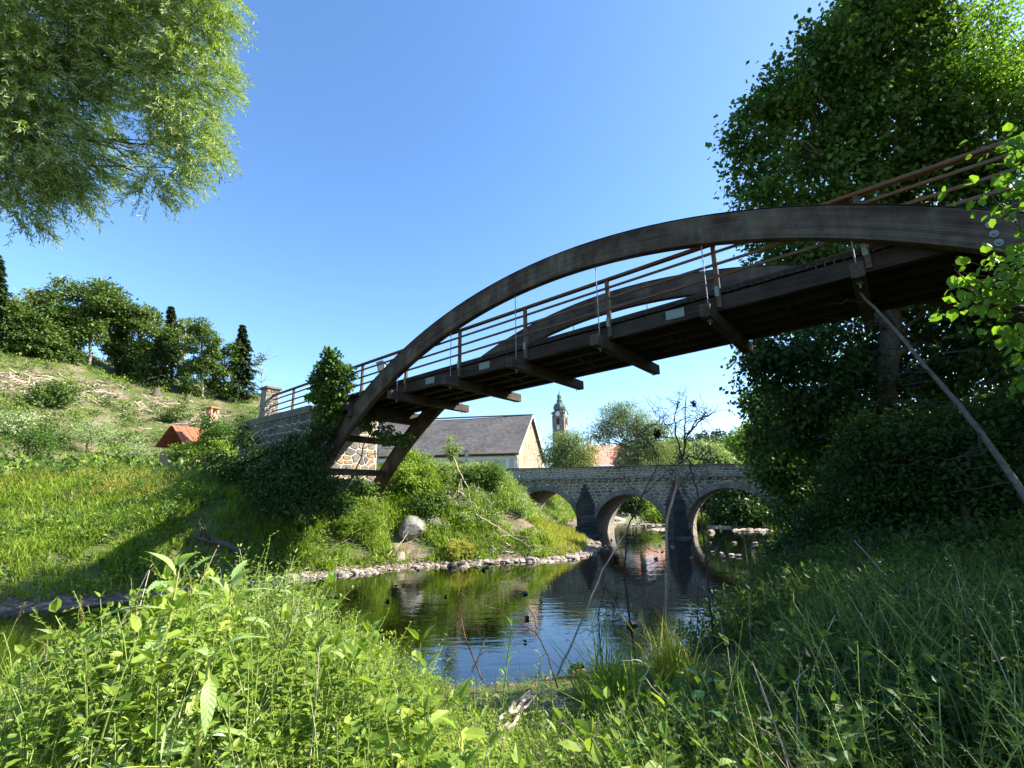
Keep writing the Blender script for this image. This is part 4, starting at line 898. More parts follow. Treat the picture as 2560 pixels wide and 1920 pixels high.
def replicate(mb, tv, tf, pos, yaw, sc, tilt, tyaw, mi=0, tm=None):
    n_ = len(pos); cy_, sy_ = np.cos(yaw), np.sin(yaw); Rz = np.zeros((n_, 3, 3)); Rz[:, 0, 0] = cy_; Rz[:, 0, 1] = -sy_; Rz[:, 1, 0] = sy_; Rz[:, 1, 1] = cy_; Rz[:, 2, 2] = 1
    k = np.stack([-np.sin(tyaw), np.cos(tyaw), np.zeros(n_)], 1); ct, st = np.cos(tilt), np.sin(tilt)
    K = np.zeros((n_, 3, 3)); K[:, 0, 1] = -k[:, 2]; K[:, 0, 2] = k[:, 1]; K[:, 1, 0] = k[:, 2]; K[:, 1, 2] = -k[:, 0]; K[:, 2, 0] = -k[:, 1]; K[:, 2, 1] = k[:, 0]
    Rt = np.eye(3)+st[:, None, None]*K+(1-ct)[:, None, None]*(K@K); R_ = (Rt@Rz)*np.asarray(sc).reshape(-1, 1, 1)
    V = np.einsum('nij,kj->nki', R_, tv)+np.asarray(pos)[:, None, :]; nv_ = len(tv)
    for q, t in enumerate(tf if isinstance(tf, list) else [tf]):
        if len(t) == 0: continue
        if q == 0: base = mb.n; mb.v.append(V.reshape(-1, 3)); mb.n += n_*nv_
        Fc = (t[None]+(np.arange(n_)*nv_)[:, None, None]).reshape(-1, t.shape[1])+base
        mb.f.setdefault(t.shape[1], []).append(Fc); mb.m.setdefault(t.shape[1], []).append(np.full(len(Fc), mi+q))
def template(mb_leaf_fn):
    a, b = MB(), MB(); mb_leaf_fn(a, b)
    Va = np.concatenate(a.v) if a.v else np.zeros((0, 3)); Vb = np.concatenate(b.v) if b.v else np.zeros((0, 3)); out = []
    fa = []
    for k in a.f:
        A = np.concatenate(a.f[k]); fa.append(A if k == 3 else np.concatenate([A[:, [0, i, i+1]] for i in range(1, k-1)]))
    fb_ = []
    for k in b.f:
        A = np.concatenate(b.f[k]); fb_.append(A if k == 3 else np.concatenate([A[:, [0, i, i+1]] for i in range(1, k-1)]))
    fa = np.concatenate(fa) if fa else np.zeros((0, 3), int); fb_ = np.concatenate(fb_)+len(Va) if fb_ else np.zeros((0, 3), int)
    return np.concatenate([Va, Vb]), [fa, fb_]
def limbs(mb, base, top, blobs, rng, r0, maxn=14, sides=6):
    """trunk plus limbs that reach into the crown blobs"""
    base = np.asarray(base, float); top = np.asarray(top, float); tr = wiggle(base, top, 8, .012, rng); tube(mb, tr, np.linspace(r0, r0*.35, 8), sides+2)
    B_ = list(blobs); rng.shuffle(B_)
    for b in B_[:maxn]:
        c = np.array(b[:3]); h = np.clip((c[2]-base[2])/(top[2]-base[2]+1e-6)-.18, .22, .9); s_ = base+(top-base)*h
        P = wiggle(s_, c, 6, .05, rng); P[1:-1, 2] -= .05*np.linalg.norm(c-s_); rr = r0*.38*(1-.5*h); tube(mb, P, np.linspace(rr, rr*.15, 6), sides)
        for _ in range(3):
            e = c+rng.normal(0, .55, 3)*np.array(b[3:6]); tube(mb, wiggle(P[3], e, 4, .06, rng), np.linspace(rr*.35, rr*.08, 4), 4)
def tree(name, label, cat, base, top, blobs, n, size, width, mat, seed, r0=.2, bark='bark', group=None, tmpl=T_RHOMB, clump=30, csig=.28, maxn=12, droop=.35, shell=.62, sub=None):
    rng = np.random.default_rng(seed); t = thing(name, label, cat, base, group)
    mb = MB(); limbs(mb, base, top, blobs, rng, r0, maxn); ontree(mb.build('trunk', M[bark], smooth=True), t)
    mb = MB(); blob_leaves(mb, blobs, n, size, width, rng, tmpl, clump, csig, droop, shell=shell); ontree(mb.build('crown', M[mat]), t); return t

# ---- the big broadleaf tree behind the footbridge on the right
bl = blobs_px([(2150, 75, 15, 80), (2055, 150, 15, 78), (1965, 235, 15, 72), (1890, 325, 15, 62), (1890, 420, 15.5, 62), (1905, 500, 15, 55), (2060, 300, 16, 130), (2200, 130, 16, 130), (2320, 80, 16, 85),
                (2250, 330, 15.5, 150), (2400, 210, 16, 110), (2460, 330, 15, 120), (2090, 460, 15.5, 110), (1990, 600, 15.5, 110), (2150, 620, 16, 110), (2330, 480, 16, 120), (2520, 470, 15.5, 110), (2300, 700, 17, 140), (2190, -30, 15, 80), (2300, -60, 15, 100), (2500, 700, 17, 140)])
tree('broadleaf_tree', 'huge dark green broadleaf tree rising above the right end of the footbridge', 'tree', (13.2, 17.4, gz(13.2, 17.4)-.2), atd(2250, 150, 16), bl, 90000, .165, .72, 'maple', 1, .42, clump=44, csig=.27, maxn=21, droop=.5, shell=.5)
bl = blobs_px([(2485, 60, 13.5, 34), (2500, 150, 13.5, 50), (2550, 235, 13.5, 50), (2470, 15, 13.5, 22)])
tree('airy_tree', 'thin leaved pale crown in the top right corner beyond the big tree', 'tree', (17.5, 12.5, gz(17.5, 12.5)-.2), atd(2620, 150, 13.5), bl, 3400, .14, .4, 'linden', 2, .2, clump=40, csig=.3)
# ---- shaded trees and bushes of the right bank, under the deck
bl = blobs_px([(1955, 880, 17, 75), (1905, 900, 17, 45), (1885, 945, 17, 30), (2040, 960, 17, 110), (2100, 860, 18, 100), (2000, 1050, 18, 80), (2180, 1000, 17.5, 130), (2300, 880, 18, 140), (2430, 980, 17, 140), (2120, 1120, 17.5, 110), (2540, 860, 17, 130)])+[(14.5, 11.5, 3.5, 2.2, 2.2, 2.4), (15.5, 9.2, 4.2, 2.4, 2.2, 2.6), (16.5, 7.4, 5.0, 2.2, 2.0, 2.4), (13.8, 9.0, 1.6, 1.8, 1.8, 1.8), (17, 12, 6.5, 2.4, 2.4, 2.4)]  # last five blobs: unseen crown added beyond the frame to shade the bank
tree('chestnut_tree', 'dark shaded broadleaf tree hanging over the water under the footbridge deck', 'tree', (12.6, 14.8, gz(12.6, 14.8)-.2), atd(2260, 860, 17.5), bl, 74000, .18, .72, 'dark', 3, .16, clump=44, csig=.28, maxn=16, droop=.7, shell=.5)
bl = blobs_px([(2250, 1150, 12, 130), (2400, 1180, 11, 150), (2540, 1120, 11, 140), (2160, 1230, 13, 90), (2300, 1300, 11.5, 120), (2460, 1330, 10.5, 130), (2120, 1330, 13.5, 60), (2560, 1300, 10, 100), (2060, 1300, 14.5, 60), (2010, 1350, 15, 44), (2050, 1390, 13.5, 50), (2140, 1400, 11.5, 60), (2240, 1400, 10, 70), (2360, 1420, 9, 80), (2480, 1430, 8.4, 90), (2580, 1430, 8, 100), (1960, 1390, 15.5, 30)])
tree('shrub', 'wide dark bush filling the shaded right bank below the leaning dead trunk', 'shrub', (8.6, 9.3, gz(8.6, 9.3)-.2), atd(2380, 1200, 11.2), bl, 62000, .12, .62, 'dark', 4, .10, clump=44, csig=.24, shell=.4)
bl = blobs_px([(1905, 1010, 23, 42), (1945, 1060, 23, 60), (1915, 1110, 24, 45), (1985, 1130, 23, 60), (1950, 1180, 22, 45), (1900, 1160, 25, 25), (2030, 1060, 23, 70), (2050, 1180, 22, 60), (2010, 1250, 21, 50), (1975, 1290, 21, 35), (2060, 1300, 20, 45)])
tree('riverside_tree', 'sunlit green tree standing at the right end of the stone bridge', 'tree', (16.4, 21.5, gz(16.4, 21.5)-.2), atd(1990, 1030, 23), bl, 26000, .19, .7, 'maple', 5, .2, clump=40, csig=.3)
bl = blobs_px([(2010, 1345, 18.5, 34), (1975, 1358, 18.5, 22), (2060, 1350, 17.5, 36), (2110, 1370, 16, 40)])
tree('shrub', 'low sunlit bush at the water below the right end of the stone bridge', 'shrub', hit(2030, 1385), atd(2020, 1340, 18), bl, 5000, .13, .4, 'herb', 6, .04, clump=40, csig=.25)
# linden twigs close to the camera, on the right edge
bl = blobs_px([(2475, 345, 4.6, 22), (2530, 370, 4.6, 40), (2590, 320, 4.6, 45), (2520, 440, 4.5, 50), (2470, 480, 4.5, 24), (2580, 500, 4.6, 60), (2385, 672, 4.6, 20), (2420, 700, 4.6, 40), (2480, 660, 4.6, 50), (2545, 690, 4.6, 60), (2500, 740, 4.6, 50), (2440, 770, 4.6, 30), (2570, 800, 4.6, 70), (2700, 650, 4.5, 130), (2720, 400, 4.6, 130), (2740, 900, 4.8, 130)])
bl += [(8.2, 3.6, 2.2, 1.5, 1.6, 1.5), (8.8, 1.6, 2.6, 1.6, 1.6, 1.6), (9.4, 5.0, 3.2, 1.5, 1.5, 1.5), (10.5, 3.0, 4.6, 1.8, 2.2, 1.5), (11, 6.2, 4.8, 1.6, 1.6, 1.5), (7.2, 2.2, 1.2, 1.2, 1.2, 1.1), (9, -.5, 2.5, 1.6, 1.6, 1.6)]  # unseen extra crown, added out of frame to shade the right foreground
tree('linden_tree', 'near linden whose bright heart shaped leaves hang in at the right edge', 'tree', (6.3, 3.9, gz(6.3, 3.9)-.2), atd(2900, 500, 4.6), bl, 21000, .10, .85, 'linden', 7, .10, clump=14, csig=.13, tmpl=T_OVAL, droop=.9, shell=.3)
# ---- willow on the left
WB = blobs_px([(60, 40, 10.5, 120), (210, 30, 11, 110), (340, 60, 11, 100), (470, 40, 11, 70), (535, 10, 11, 45), (500, 100, 11, 40), (60, 200, 10.5, 120), (190, 160, 11, 80), (330, 170, 11, 80), (450, 180, 11, 70), (535, 185, 11, 42), (90, 340, 10.5, 105), (210, 300, 11.5, 50), (380, 290, 11, 60), (470, 290, 11, 62), (500, 370, 11, 48), (440, 420, 11, 45), (385, 470, 11, 34), (300, 380, 11.5, 30), (60, 450, 11, 60), (170, 500, 11, 32), (60, 530, 11, 36), (230, 410, 11, 38), (130, 440, 10.8, 46), (190, 465, 11, 30),
                (-130, 300, 10.5, 190), (-150, 30, 10.5, 190), (200, -110, 11, 150), (430, -90, 11, 120)])
wbase = atd(-420, 300, 10.5); wbase = np.array([wbase[0], wbase[1], gz(wbase[0], wbase[1])-.2]); wt = thing('willow_tree', 'tall pale green willow whose drooping crown fills the top left corner', 'tree', wbase)
rng = np.random.default_rng(8); mb = MB(); tube(mb, wiggle(wbase, atd(-400, 60, 10.6), 8, .01, rng), np.linspace(.42, .26, 8), 10); limbs(mb, atd(-400, 60, 10.6), atd(-200, -260, 10.8), WB[:20], rng, .15, 13); ontree(mb.build('trunk', M['bark'], smooth=True), wt)
def willow_leaves(mb, blobs, nstr, rng, lsz=.135, per=24, L=(.35, .8), side=(.45, .1)):
    B_ = np.array(blobs); wg = B_[:, 3]**2; wg /= wg.sum(); bi = rng.choice(len(B_), nstr, p=wg); d = rdir(rng, nstr)
    st = B_[bi, :3]+d*B_[bi, 3:6]*(.25+.72*rng.random(nstr)[:, None]**.5); ll = rng.uniform(*L, nstr)
    hv = nrm(d*np.array([1, 1, .25])+rng.normal(0, .3, (nstr, 3))+np.array([side[0], side[1], 0])); t = (np.arange(per)+.5)/per
    P = st[:, None]+hv[:, None]*(ll[:, None, None]*t[None, :, None]*.85)+np.array([0, 0, -1])*(ll[:, None, None]*(t[None, :, None]**2.)*.42)
    tg = nrm(hv[:, None]*.85+np.array([0, 0, -.84])*t[None, :, None])
    P = P.reshape(-1, 3); tg = tg.reshape(-1, 3); k = len(P); P = P+rng.normal(0, .012, P.shape)
    ax = nrm(tg+rdir(rng, k)*.75); leaves(mb, P, ax, rdir(rng, k)+np.array([0, 0, .4]), lsz*rng.uniform(.6, 1.25, k), .17, T_RHOMB)
mb = MB(); willow_leaves(mb, WB, 7400, rng); ontree(mb.build('crown', M['willow']), wt)

# ---- trees on the cleared hill
HG = 'trees standing along the top of the clearing'
def hilltree(label, px, bpy_, tpy, wpx, kind, seed, extra=0, mat='hilltree', name=None, n=2600, low=.30, lean=0):
    wpx *= (1.14 if kind == 'broad' else 1.2); tpy -= 20; n = int(n*1.5)
    rng = np.random.default_rng(seed); b = hit(px, bpy_); dep = b[0]*0+b[1]*math.cos(PITCH)+b[2]*math.sin(PITCH); top = atd(px+lean, tpy, dep); s_ = dep/F_PX; w_ = wpx*s_; H_ = top[2]-b[2]
    t = thing(name or ('conifer_tree' if kind == 'conifer' else 'hill_tree'), label, 'tree', b, HG)
    if kind == 'conifer':
        mb = MB(); tube(mb, [b, b+(top-b)*.5, top], [.02*H_, .012*H_, .02], 6); ontree(mb.build('trunk', M['bark']), t)
        k = int(n*1.8); h = rng.random(k)**.8; h = .10+.9*h; layer = np.round(h*17+.35*np.sin(rng.integers(0, 7, k)))/17+rng.normal(0, .010, k); r = (1-layer)**.75*w_/2*rng.uniform(.15, 1, k)**.5*(.8+.2*np.sin(layer*23+seed)); a = rng.random(k)*2*PI
        ra = .78+.38*np.sin(a*5+np.round(layer*17)*2.1); P = np.stack([b[0]+(top[0]-b[0])*layer+r*ra*np.cos(a), b[1]+(top[1]-b[1])*layer+r*ra*np.sin(a), b[2]+H_*layer-r*.35], 1)
        ax = np.stack([np.cos(a), np.sin(a), np.full(k, -.45)], 1); mb = MB(); leaves(mb, P, ax+rdir(rng, k)*.3, np.tile([0, 0, 1.], (k, 1))+rdir(rng, k)*.5, .052*H_*rng.uniform(.5, 1, k), .5, T_RHOMB); ontree(mb.build('crown', M['spruce']), t)
    elif kind == 'dead':
        mb = MB(); tr = wiggle(b, top, 8, .015, rng); tube(mb, tr, np.linspace(.014*H_, .02, 8), 5)
        for q in range(26): i = rng.integers(3, 8); e = tr[min(i, 7)]+np.array([rng.normal(0, .5), rng.normal(0, .5), .5])*w_*.5; tube(mb, wiggle(tr[min(i, 7)], e, 4, .08, rng), [.07, .05, .04, .02], 3)
        ontree(mb.build('trunk', M['bark_pale']), t)
        mb = MB(); P = tr[7]+np.array([0, 0, -.5]); blob_leaves(mb, [(P[0], P[1], P[2]-H_*.12, w_*.2, w_*.2, H_*.12)], 120, .5, .5, rng, clump=20, csig=.35); ontree(mb.build('crown', M['hilltree']), t)
    else:
        B_ = []; nb_ = 15 if kind == 'broad' else 9
        for q in range(nb_):
            h = low+(1-low)*((q+.5)/nb_); rr = w_*.5*math.sin(PI*min(1, (1-(h-low)/(1-low))*.86+.14))**.6*(.9 if kind == 'broad' else .75); a = rng.random()*2*PI
            c = b+(top-b)*h; k = w_*(.20 if kind == 'broad' else .19)*rng.uniform(.8, 1.3); B_.append((c[0]+math.cos(a)*rr*.75, c[1]+math.sin(a)*rr*.6, c[2]-k*.5, k, k, k*.8))
        mb = MB(); limbs(mb, b, b+(top-b)*.93, B_, rng, .011*H_+.08, 9, 5); ontree(mb.build('trunk', M['bark_pale' if kind != 'dense' else 'bark'], smooth=True), t)
        mb = MB(); blob_leaves(mb, B_, int(n*2.3), .028*w_+.13, .7, rng, clump=26, csig=w_*.05, droop=.1, shell=.35); ontree(mb.build('crown', M[mat]), t)
    return t
hilltree('tall conifer with sparse pale tiers at the far left edge of the skyline', -6, 880, 655, 90, 'conifer', 31, n=1600)
hilltree('round dark broadleaf tree at the left edge of the clearing', 20, 876, 765, 130, 'broad', 32, low=.12)
hilltree('pale bluish pine crown showing above the dark wood on the left', 75, 872, 742, 95, 'broad', 33, mat='feather', low=.45, n=1500)
hilltree('dark bushy tree left of the forked pale trunk', 105, 892, 785, 130, 'broad', 34, low=.05, n=3000)
hilltree('dark bushy tree close beside the forked pale trunk', 158, 900, 782, 110, 'broad', 35, low=.05, n=3000)
hilltree('broad crowned tree with forked pale trunk, tallest at the clearing edge', 222, 915, 715, 150, 'broad', 36, low=.42, n=3800)
hilltree('tall tree with slender crown just right of the forked trunk', 288, 934, 762, 75, 'tall', 37, low=.3)
hilltree('narrow conifer with drooping boughs in the middle of the wood', 305, 945, 830, 60, 'conifer', 38, n=1500)
hilltree('tall full tree in the middle of the wood above the clearing', 345, 950, 782, 105, 'broad', 39, low=.15, n=3600)
hilltree('dark tree with rounded top right of the wood centre', 388, 962, 785, 95, 'broad', 40, low=.12, n=3400)
hilltree('young green conifer in front of the wood, near its right end', 398, 972, 860, 70, 'conifer', 41, n=1800)
hilltree('conifer whose pointed tip overtops the right part of the wood', 428, 965, 786, 70, 'conifer', 42, n=2000)
hilltree('light crowned thin tree at the right end of the wood', 462, 975, 812, 70, 'tall', 43, mat='feather', low=.25, n=1800)
hilltree('slender tree with bare lower stem and one sided crown', 505, 996, 825, 85, 'tall', 44, low=.42, n=2200)
hilltree('small leafy tree beside the slender tree with bare stem', 482, 990, 930, 60, 'broad', 45, low=.1, n=1200)
hilltree('dense rounded tree leaning against the tall spruce', 560, 1000, 882, 78, 'broad', 46, low=.12, n=3200)
hilltree('tall dark spruce standing apart at the right end of the hill', 607, 1006, 832, 82, 'conifer', 47, n=3600)
hilltree('thin dead tree with bare twigs right of the tall spruce', 652, 1012, 905, 50, 'dead', 48)
# scrub on the clearing
rng = np.random.default_rng(50); mb = MB(); mb2 = MB(); mb3 = MB(); sc_b = []; 
for q in range(1500):
    th = rng.uniform(-1.35, -.42); r = rng.uniform(26, 112)
    x, y = r*math.sin(th), r*math.cos(th)
    if inside(np.array([x]), np.array([y]))[0]: continue
    e = np.interp(th, [a_[0] for a_ in LH], [a_[1] for a_ in LH]); z = gz(x, y); s_ = rng.uniform(.3, 1.0)*(1+.7*(rng.random() < .14)); sc_b.append((x, y, z+s_*.3, s_*1.1, s_*1.1, s_*.75))
dens = np.array(sc_b); wn_ = vnoise(dens[:, 0], dens[:, 1], .12, 4); A_ = dens[wn_ < .62]
blob_leaves(mb, A_[:len(A_)*2//3], 60000, .28, .6, rng, clump=16, csig=.3, droop=-.2, shell=.3); mb.build('hillside_scrub', M['hilltree'], label='low green scrub spread over the cleared hillside', cat='scrub', kind='stuff')
blob_leaves(mb2, A_[len(A_)*2//3:], 24000, .26, .5, rng, clump=16, csig=.3, droop=-.4, shell=.3); mb2.build('hillside_scrub', M['herb'], label='light green young growth scattered over the cleared hillside', cat='scrub', kind='stuff')
P = []
for q in range(13000):
    th = rng.uniform(-1.35, -.40); r = rng.uniform(22, 114); P.append((r*math.sin(th), r*math.cos(th)))
P = np.array(P); P = P[~inside(P[:, 0], P[:, 1])]; Pz = ground(P[:, 0], P[:, 1]); k_ = vnoise(P[:, 0], P[:, 1], .16, 21) > .52; grass_at(mb3, np.c_[P, Pz][~k_], .5, .06, 3, rng, .5); mb3.build('hillside_grass', M['grass'], label='rough green grass on the cleared hillside', cat='grass', kind='stuff'); mb3 = MB(); grass_at(mb3, np.c_[P, Pz][k_], .5, .05, 3, rng, .6); mb3.build('dry_hillside_grass', M['straw'], label='dry tan grass in patches on the cleared hillside', cat='grass', kind='stuff')
mb = MB()
for q in range(520):
    cl = [(60, 930), (120, 945), (200, 975), (250, 950), (380, 990), (500, 1030)][rng.integers(0, 6)]; c = hit(cl[0]+rng.normal(0, 45), min(1090, cl[1]+abs(rng.normal(0, 24)))+8)
    d_ = rng.normal(0, 1, 3)*np.array([1, 1, .22]); d_ = nrm(d_)*rng.uniform(.5, 2.6); tube(mb, wiggle(c+zv*.3-d_/2, c+zv*.35+d_/2, 4, .05, rng), [.05, .05, .04, .02], 3)
mb.build('logging_brash', M['twig_pale'], label='pale cut branches lying in heaps over the clearing', cat='branches', kind='stuff')
for k, (px, py, lb) in enumerate([(390, 990, 'big grey tree stump in the middle of the clearing'), (270, 1002, 'short pale stump low on the clearing'), (292, 998, 'pale stump right of the short one low on the clearing'), (120, 925, 'small stump in front of the brash heap on the left'), (468, 1002, 'jagged stump near the right end of the clearing'), (25, 1000, 'stump at the left edge of the clearing')]):
    b = hit(px, py); rng = np.random.default_rng(60+k); H_ = [1.1, .6, .6, .5, .9, .6][k]; R_ = [.5, .22, .24, .2, .4, .25][k]
    t = thing('tree_stump', lb, 'stump', b, 'stumps on the clearing'); mb = MB(); ang = np.linspace(0, 2*PI, 11)[:-1]; V = []
    for (z, r) in ((-.2, 1.35), (.15, 1.1), (H_*.9, .92)): V += [(b[0]+R_*r*math.cos(a)*(1+.12*math.sin(3*a+k)), b[1]+R_*r*math.sin(a)*(1+.12*math.sin(3*a+k)), b[2]+z+(.12*math.sin(5*a) if z > .5 else 0)) for a in ang]
    mb.add(V, [(l*10+i, l*10+(i+1) % 10, (l+1)*10+(i+1) % 10, (l+1)*10+i) for l in range(2) for i in range(10)]); ontree(mb.build('bark', M['bark'], smooth=True), t)
    mb = MB(); mb.add(V[20:], [tuple(range(10))]); ontree(mb.build('cut_face', M['twig_pale']), t)
def bush(name, label, lst, n, size, width, mat, seed, group=None, droop=.2, clump=30, csig=None, tmpl=T_RHOMB, shell=.45, base=None, r0=.04, zsq=1.0):
    bl = blobs_px(lst, zsq); c = np.mean(np.array(bl)[:, :3], 0); b = np.array([c[0], c[1], gz(c[0], c[1])-.05]) if base is None else np.asarray(base); top = np.array(bl[0][:3])
    return tree(name, label, 'bush' if 'bush' in name else 'shrub', b, top, bl, n, size, width, mat, seed, r0, clump=clump, csig=csig or np.array(bl)[:, 3].mean()*.3, group=group, droop=droop, tmpl=tmpl, shell=shell, maxn=8)
def bush_at(label, px, py, rpx, n, size, mat, seed, name='bush', group=None, hsc=.9, width=.6):
    b = hit(px, py); dep = b[1]*math.cos(PITCH)+b[2]*math.sin(PITCH); r = rpx*dep/F_PX; rng = np.random.default_rng(seed); B_ = []
    for q in range(6): a = rng.random()*2*PI; k = r*rng.uniform(.42, .62); B_.append((b[0]+math.cos(a)*r*.5, b[1]+math.sin(a)*r*.4, b[2]+r*hsc*rng.uniform(.3, 1.1), k, k, k*.9))
    return tree(name, label, 'bush', b, b+zv*r*1.2, B_, n, size, width, mat, seed, r*.05+.01, group=group, clump=26, csig=r*.16, shell=.4, maxn=5)
bush_at('dark young spruce bush on the left part of the clearing', 122, 1020, 48, 2600, .30, 'hilltree', 71)
bush_at('pale leaved bush at the left edge below the clearing', 40, 1095, 60, 2600, .20, 'herb_pale', 72)
bush_at('grey green bush below the young spruce bush', 120, 1110, 50, 2400, .18, 'hilltree', 73)
bush_at('leafy bush with pale upright shoots on the upper left bank', 215, 1135, 62, 3200, .14, 'herb_pale', 74, width=.38)
bush_at('green bush at far left where the bank meets the slope', 60, 1170, 66, 3400, .14, 'bush', 75)
bush_at('low pale bush beside the upright shoots on the upper left bank', 340, 1150, 40, 2200, .13, 'herb_pale', 76, width=.4)
bush('bush', 'bright bush in front of the orange tiled hut', [(450, 1132, 30, 22), (482, 1128, 30, 24), (518, 1112, 30, 24), (540, 1128, 29, 30), (500, 1145, 29, 28)], 5200, .14, .6, 'herb', 77)
bush('shrub', 'tall leafy shrub covering the foot of the pink chimney', [(523, 1078, 31, 18), (548, 1068, 31, 22), (512, 1040, 31, 9), (522, 1055, 31, 13), (560, 1095, 30, 30), (532, 1100, 30, 26)], 5200, .14, .6, 'bush', 78)
bush_at('pale grey leaved shrub at the lower right corner of the hut roof', 488, 1112, 24, 1300, .10, 'herb_pale', 79)
bush_at('round green bush between the hut and the stone pillar', 618, 1090, 50, 4200, .13, 'bush', 80, hsc=1.2)
bush_at('dark bush on the hillside behind the hut roof', 440, 1060, 36, 1500, .26, 'hilltree', 81)
# creeper smothering the near foot of the footbridge
bush('shrub', 'leafy sapling rising through the railing above the abutment', [(828, 892, 17.3, 15), (822, 922, 17.3, 26), (862, 935, 17.3, 18), (845, 965, 17.2, 28), (812, 985, 17.3, 30), (792, 950, 17.3, 16), (820, 1030, 17.2, 30)], 4300, .15, .68, 'bush', 82, base=(B(16.4, -.25, .2)), r0=.06)
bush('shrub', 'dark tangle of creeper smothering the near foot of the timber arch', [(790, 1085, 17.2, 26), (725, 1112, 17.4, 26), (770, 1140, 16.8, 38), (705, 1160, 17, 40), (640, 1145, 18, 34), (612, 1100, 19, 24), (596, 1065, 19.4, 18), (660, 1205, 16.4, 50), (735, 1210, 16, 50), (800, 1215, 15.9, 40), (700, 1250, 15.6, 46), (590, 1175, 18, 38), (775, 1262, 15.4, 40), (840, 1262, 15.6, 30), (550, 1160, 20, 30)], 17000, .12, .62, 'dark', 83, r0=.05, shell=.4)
bush('shrub', 'leafy branch hanging over the tie beams between the arch feet', [(935, 1062, 17.6, 24), (965, 1085, 17.6, 26), (1000, 1105, 17.5, 18), (1018, 1095, 17.5, 10), (905, 1050, 17.5, 20), (895, 1212, 16.5, 22), (928, 1226, 16.5, 16)], 2300, .12, .7, 'bush', 84, base=B(17, 1.2, .2), r0=.04, droop=.7)
# bushes on the sunny bank between the footbridge and the stone bridge
bush_at('dense round dark leaved bush on top of the sunny bank', 1205, 1215, 52, 7000, .12, 'bush', 85, width=.4, hsc=.45)
bush_at('yellow green bush beside the far foot of the arch', 1030, 1185, 52, 6000, .10, 'herb', 86, hsc=.7)
bush_at('tall pale herb clump against the barn wall', 1085, 1180, 34, 3600, .10, 'herb_pale', 87, width=.3, hsc=.6)
bush_at('leafy bush halfway down the bank right of the arch foot', 1040, 1235, 55, 5200, .11, 'herb', 88)
bush_at('shaded low bush in the middle of the sunny bank', 1075, 1300, 45, 3800, .11, 'bush', 89)
bush_at('willow like bush beside the big grey boulder', 905, 1350, 62, 6500, .11, 'herb', 90, width=.28)
bush_at('green willow bush at the edge of the bridge shadow', 850, 1300, 50, 4500, .11, 'bush', 91, width=.28)
bush_at('yellow leaved seedling clump above the stony shore', 1150, 1400, 34, 2200, .12, 'grass_y', 92, width=.28)
b = hit(1128, 1165); tree('sapling', 'thin leafy sapling sticking up in front of the barn roof', 'sapling', b, atd(1128, 1100, 22), blobs_px([(1128, 1098, 22, 7), (1136, 1122, 22, 9), (1122, 1128, 22, 7), (1133, 1145, 22, 7)]), 420, .12, .6, 'herb', 93, .02, maxn=4, csig=.12)
# mid-distance trees behind the stone bridge
bl = blobs_px([(1425, 1098, 46, 24), (1400, 1115, 46, 32), (1450, 1120, 46, 34), (1385, 1140, 46, 28), (1425, 1145, 46, 42), (1475, 1145, 46, 26), (1420, 1170, 46, 50)])
tree('round_willow', 'rounded pale green willow between the barn gable and the red roofs', 'tree', (bl[4][0], bl[4][1], .5), atd(1422, 1095, 46), bl, 15000, .28, .22, 'feather', 95, .2, clump=30, csig=.45, droop=.8)
bl = blobs_px([(1555, 1020, 42, 20), (1530, 1038, 42, 28), (1580, 1045, 42, 34), (1545, 1062, 42, 32), (1610, 1060, 42, 28), (1497, 1070, 42, 22), (1483, 1088, 42, 16), (1515, 1092, 42, 22), (1640, 1070, 42, 24), (1662, 1075, 42, 14), (1590, 1095, 42, 38), (1625, 1100, 42, 34), (1575, 1130, 42, 36), (1610, 1140, 42, 44), (1560, 1150, 42, 24), (1650, 1130, 42, 30)])
tree('feathery_tree', 'feathery light green tree with dark limbs behind the middle of the stone bridge', 'tree', (bl[12][0]+.5, bl[12][1], .3), atd(1592, 1040, 42), bl, 20000, .26, .2, 'feather', 96, .28, clump=26, csig=.38, droop=.6, maxn=16, shell=.4)
bl = blobs_px([(1690, 1120, 55, 26), (1665, 1145, 55, 30), (1712, 1150, 55, 28), (1640, 1160, 55, 30), (1680, 1165, 55, 30)])
tree('leafy_tree', 'yellow green tree behind the bare sapling at the bridge parapet', 'tree', (bl[1][0], bl[1][1], 0), atd(1690, 1115, 55), bl, 8000, .36, .3, 'feather', 97, .2, clump=24, csig=.5)
bl = blobs_px([(1758, 1130, 62, 22), (1735, 1145, 62, 22), (1785, 1140, 62, 22), (1765, 1152, 62, 26), (1800, 1152, 62, 18), (1815, 1162, 62, 14)])
tree('pompon_tree', 'tree with rounded billowy pale crown right of the bare sapling', 'tree', (bl[3][0], bl[3][1], 0), atd(1758, 1125, 62), bl, 9000, .38, .45, 'herb_pale', 98, .2, clump=40, csig=.45, shell=.8)
bl = blobs_px([(1870, 1095, 70, 28), (1840, 1125, 70, 32), (1890, 1130, 68, 34), (1925, 1080, 66, 40), (1850, 1150, 66, 30), (1815, 1140, 72, 24)])
tree('leafy_tree', 'large mid green tree below the wooded hill, left of the dark bank trees', 'tree', (bl[2][0], bl[2][1], 0), atd(1885, 1090, 69), bl, 12000, .42, .5, 'herb', 99, .3, clump=30, csig=.6)
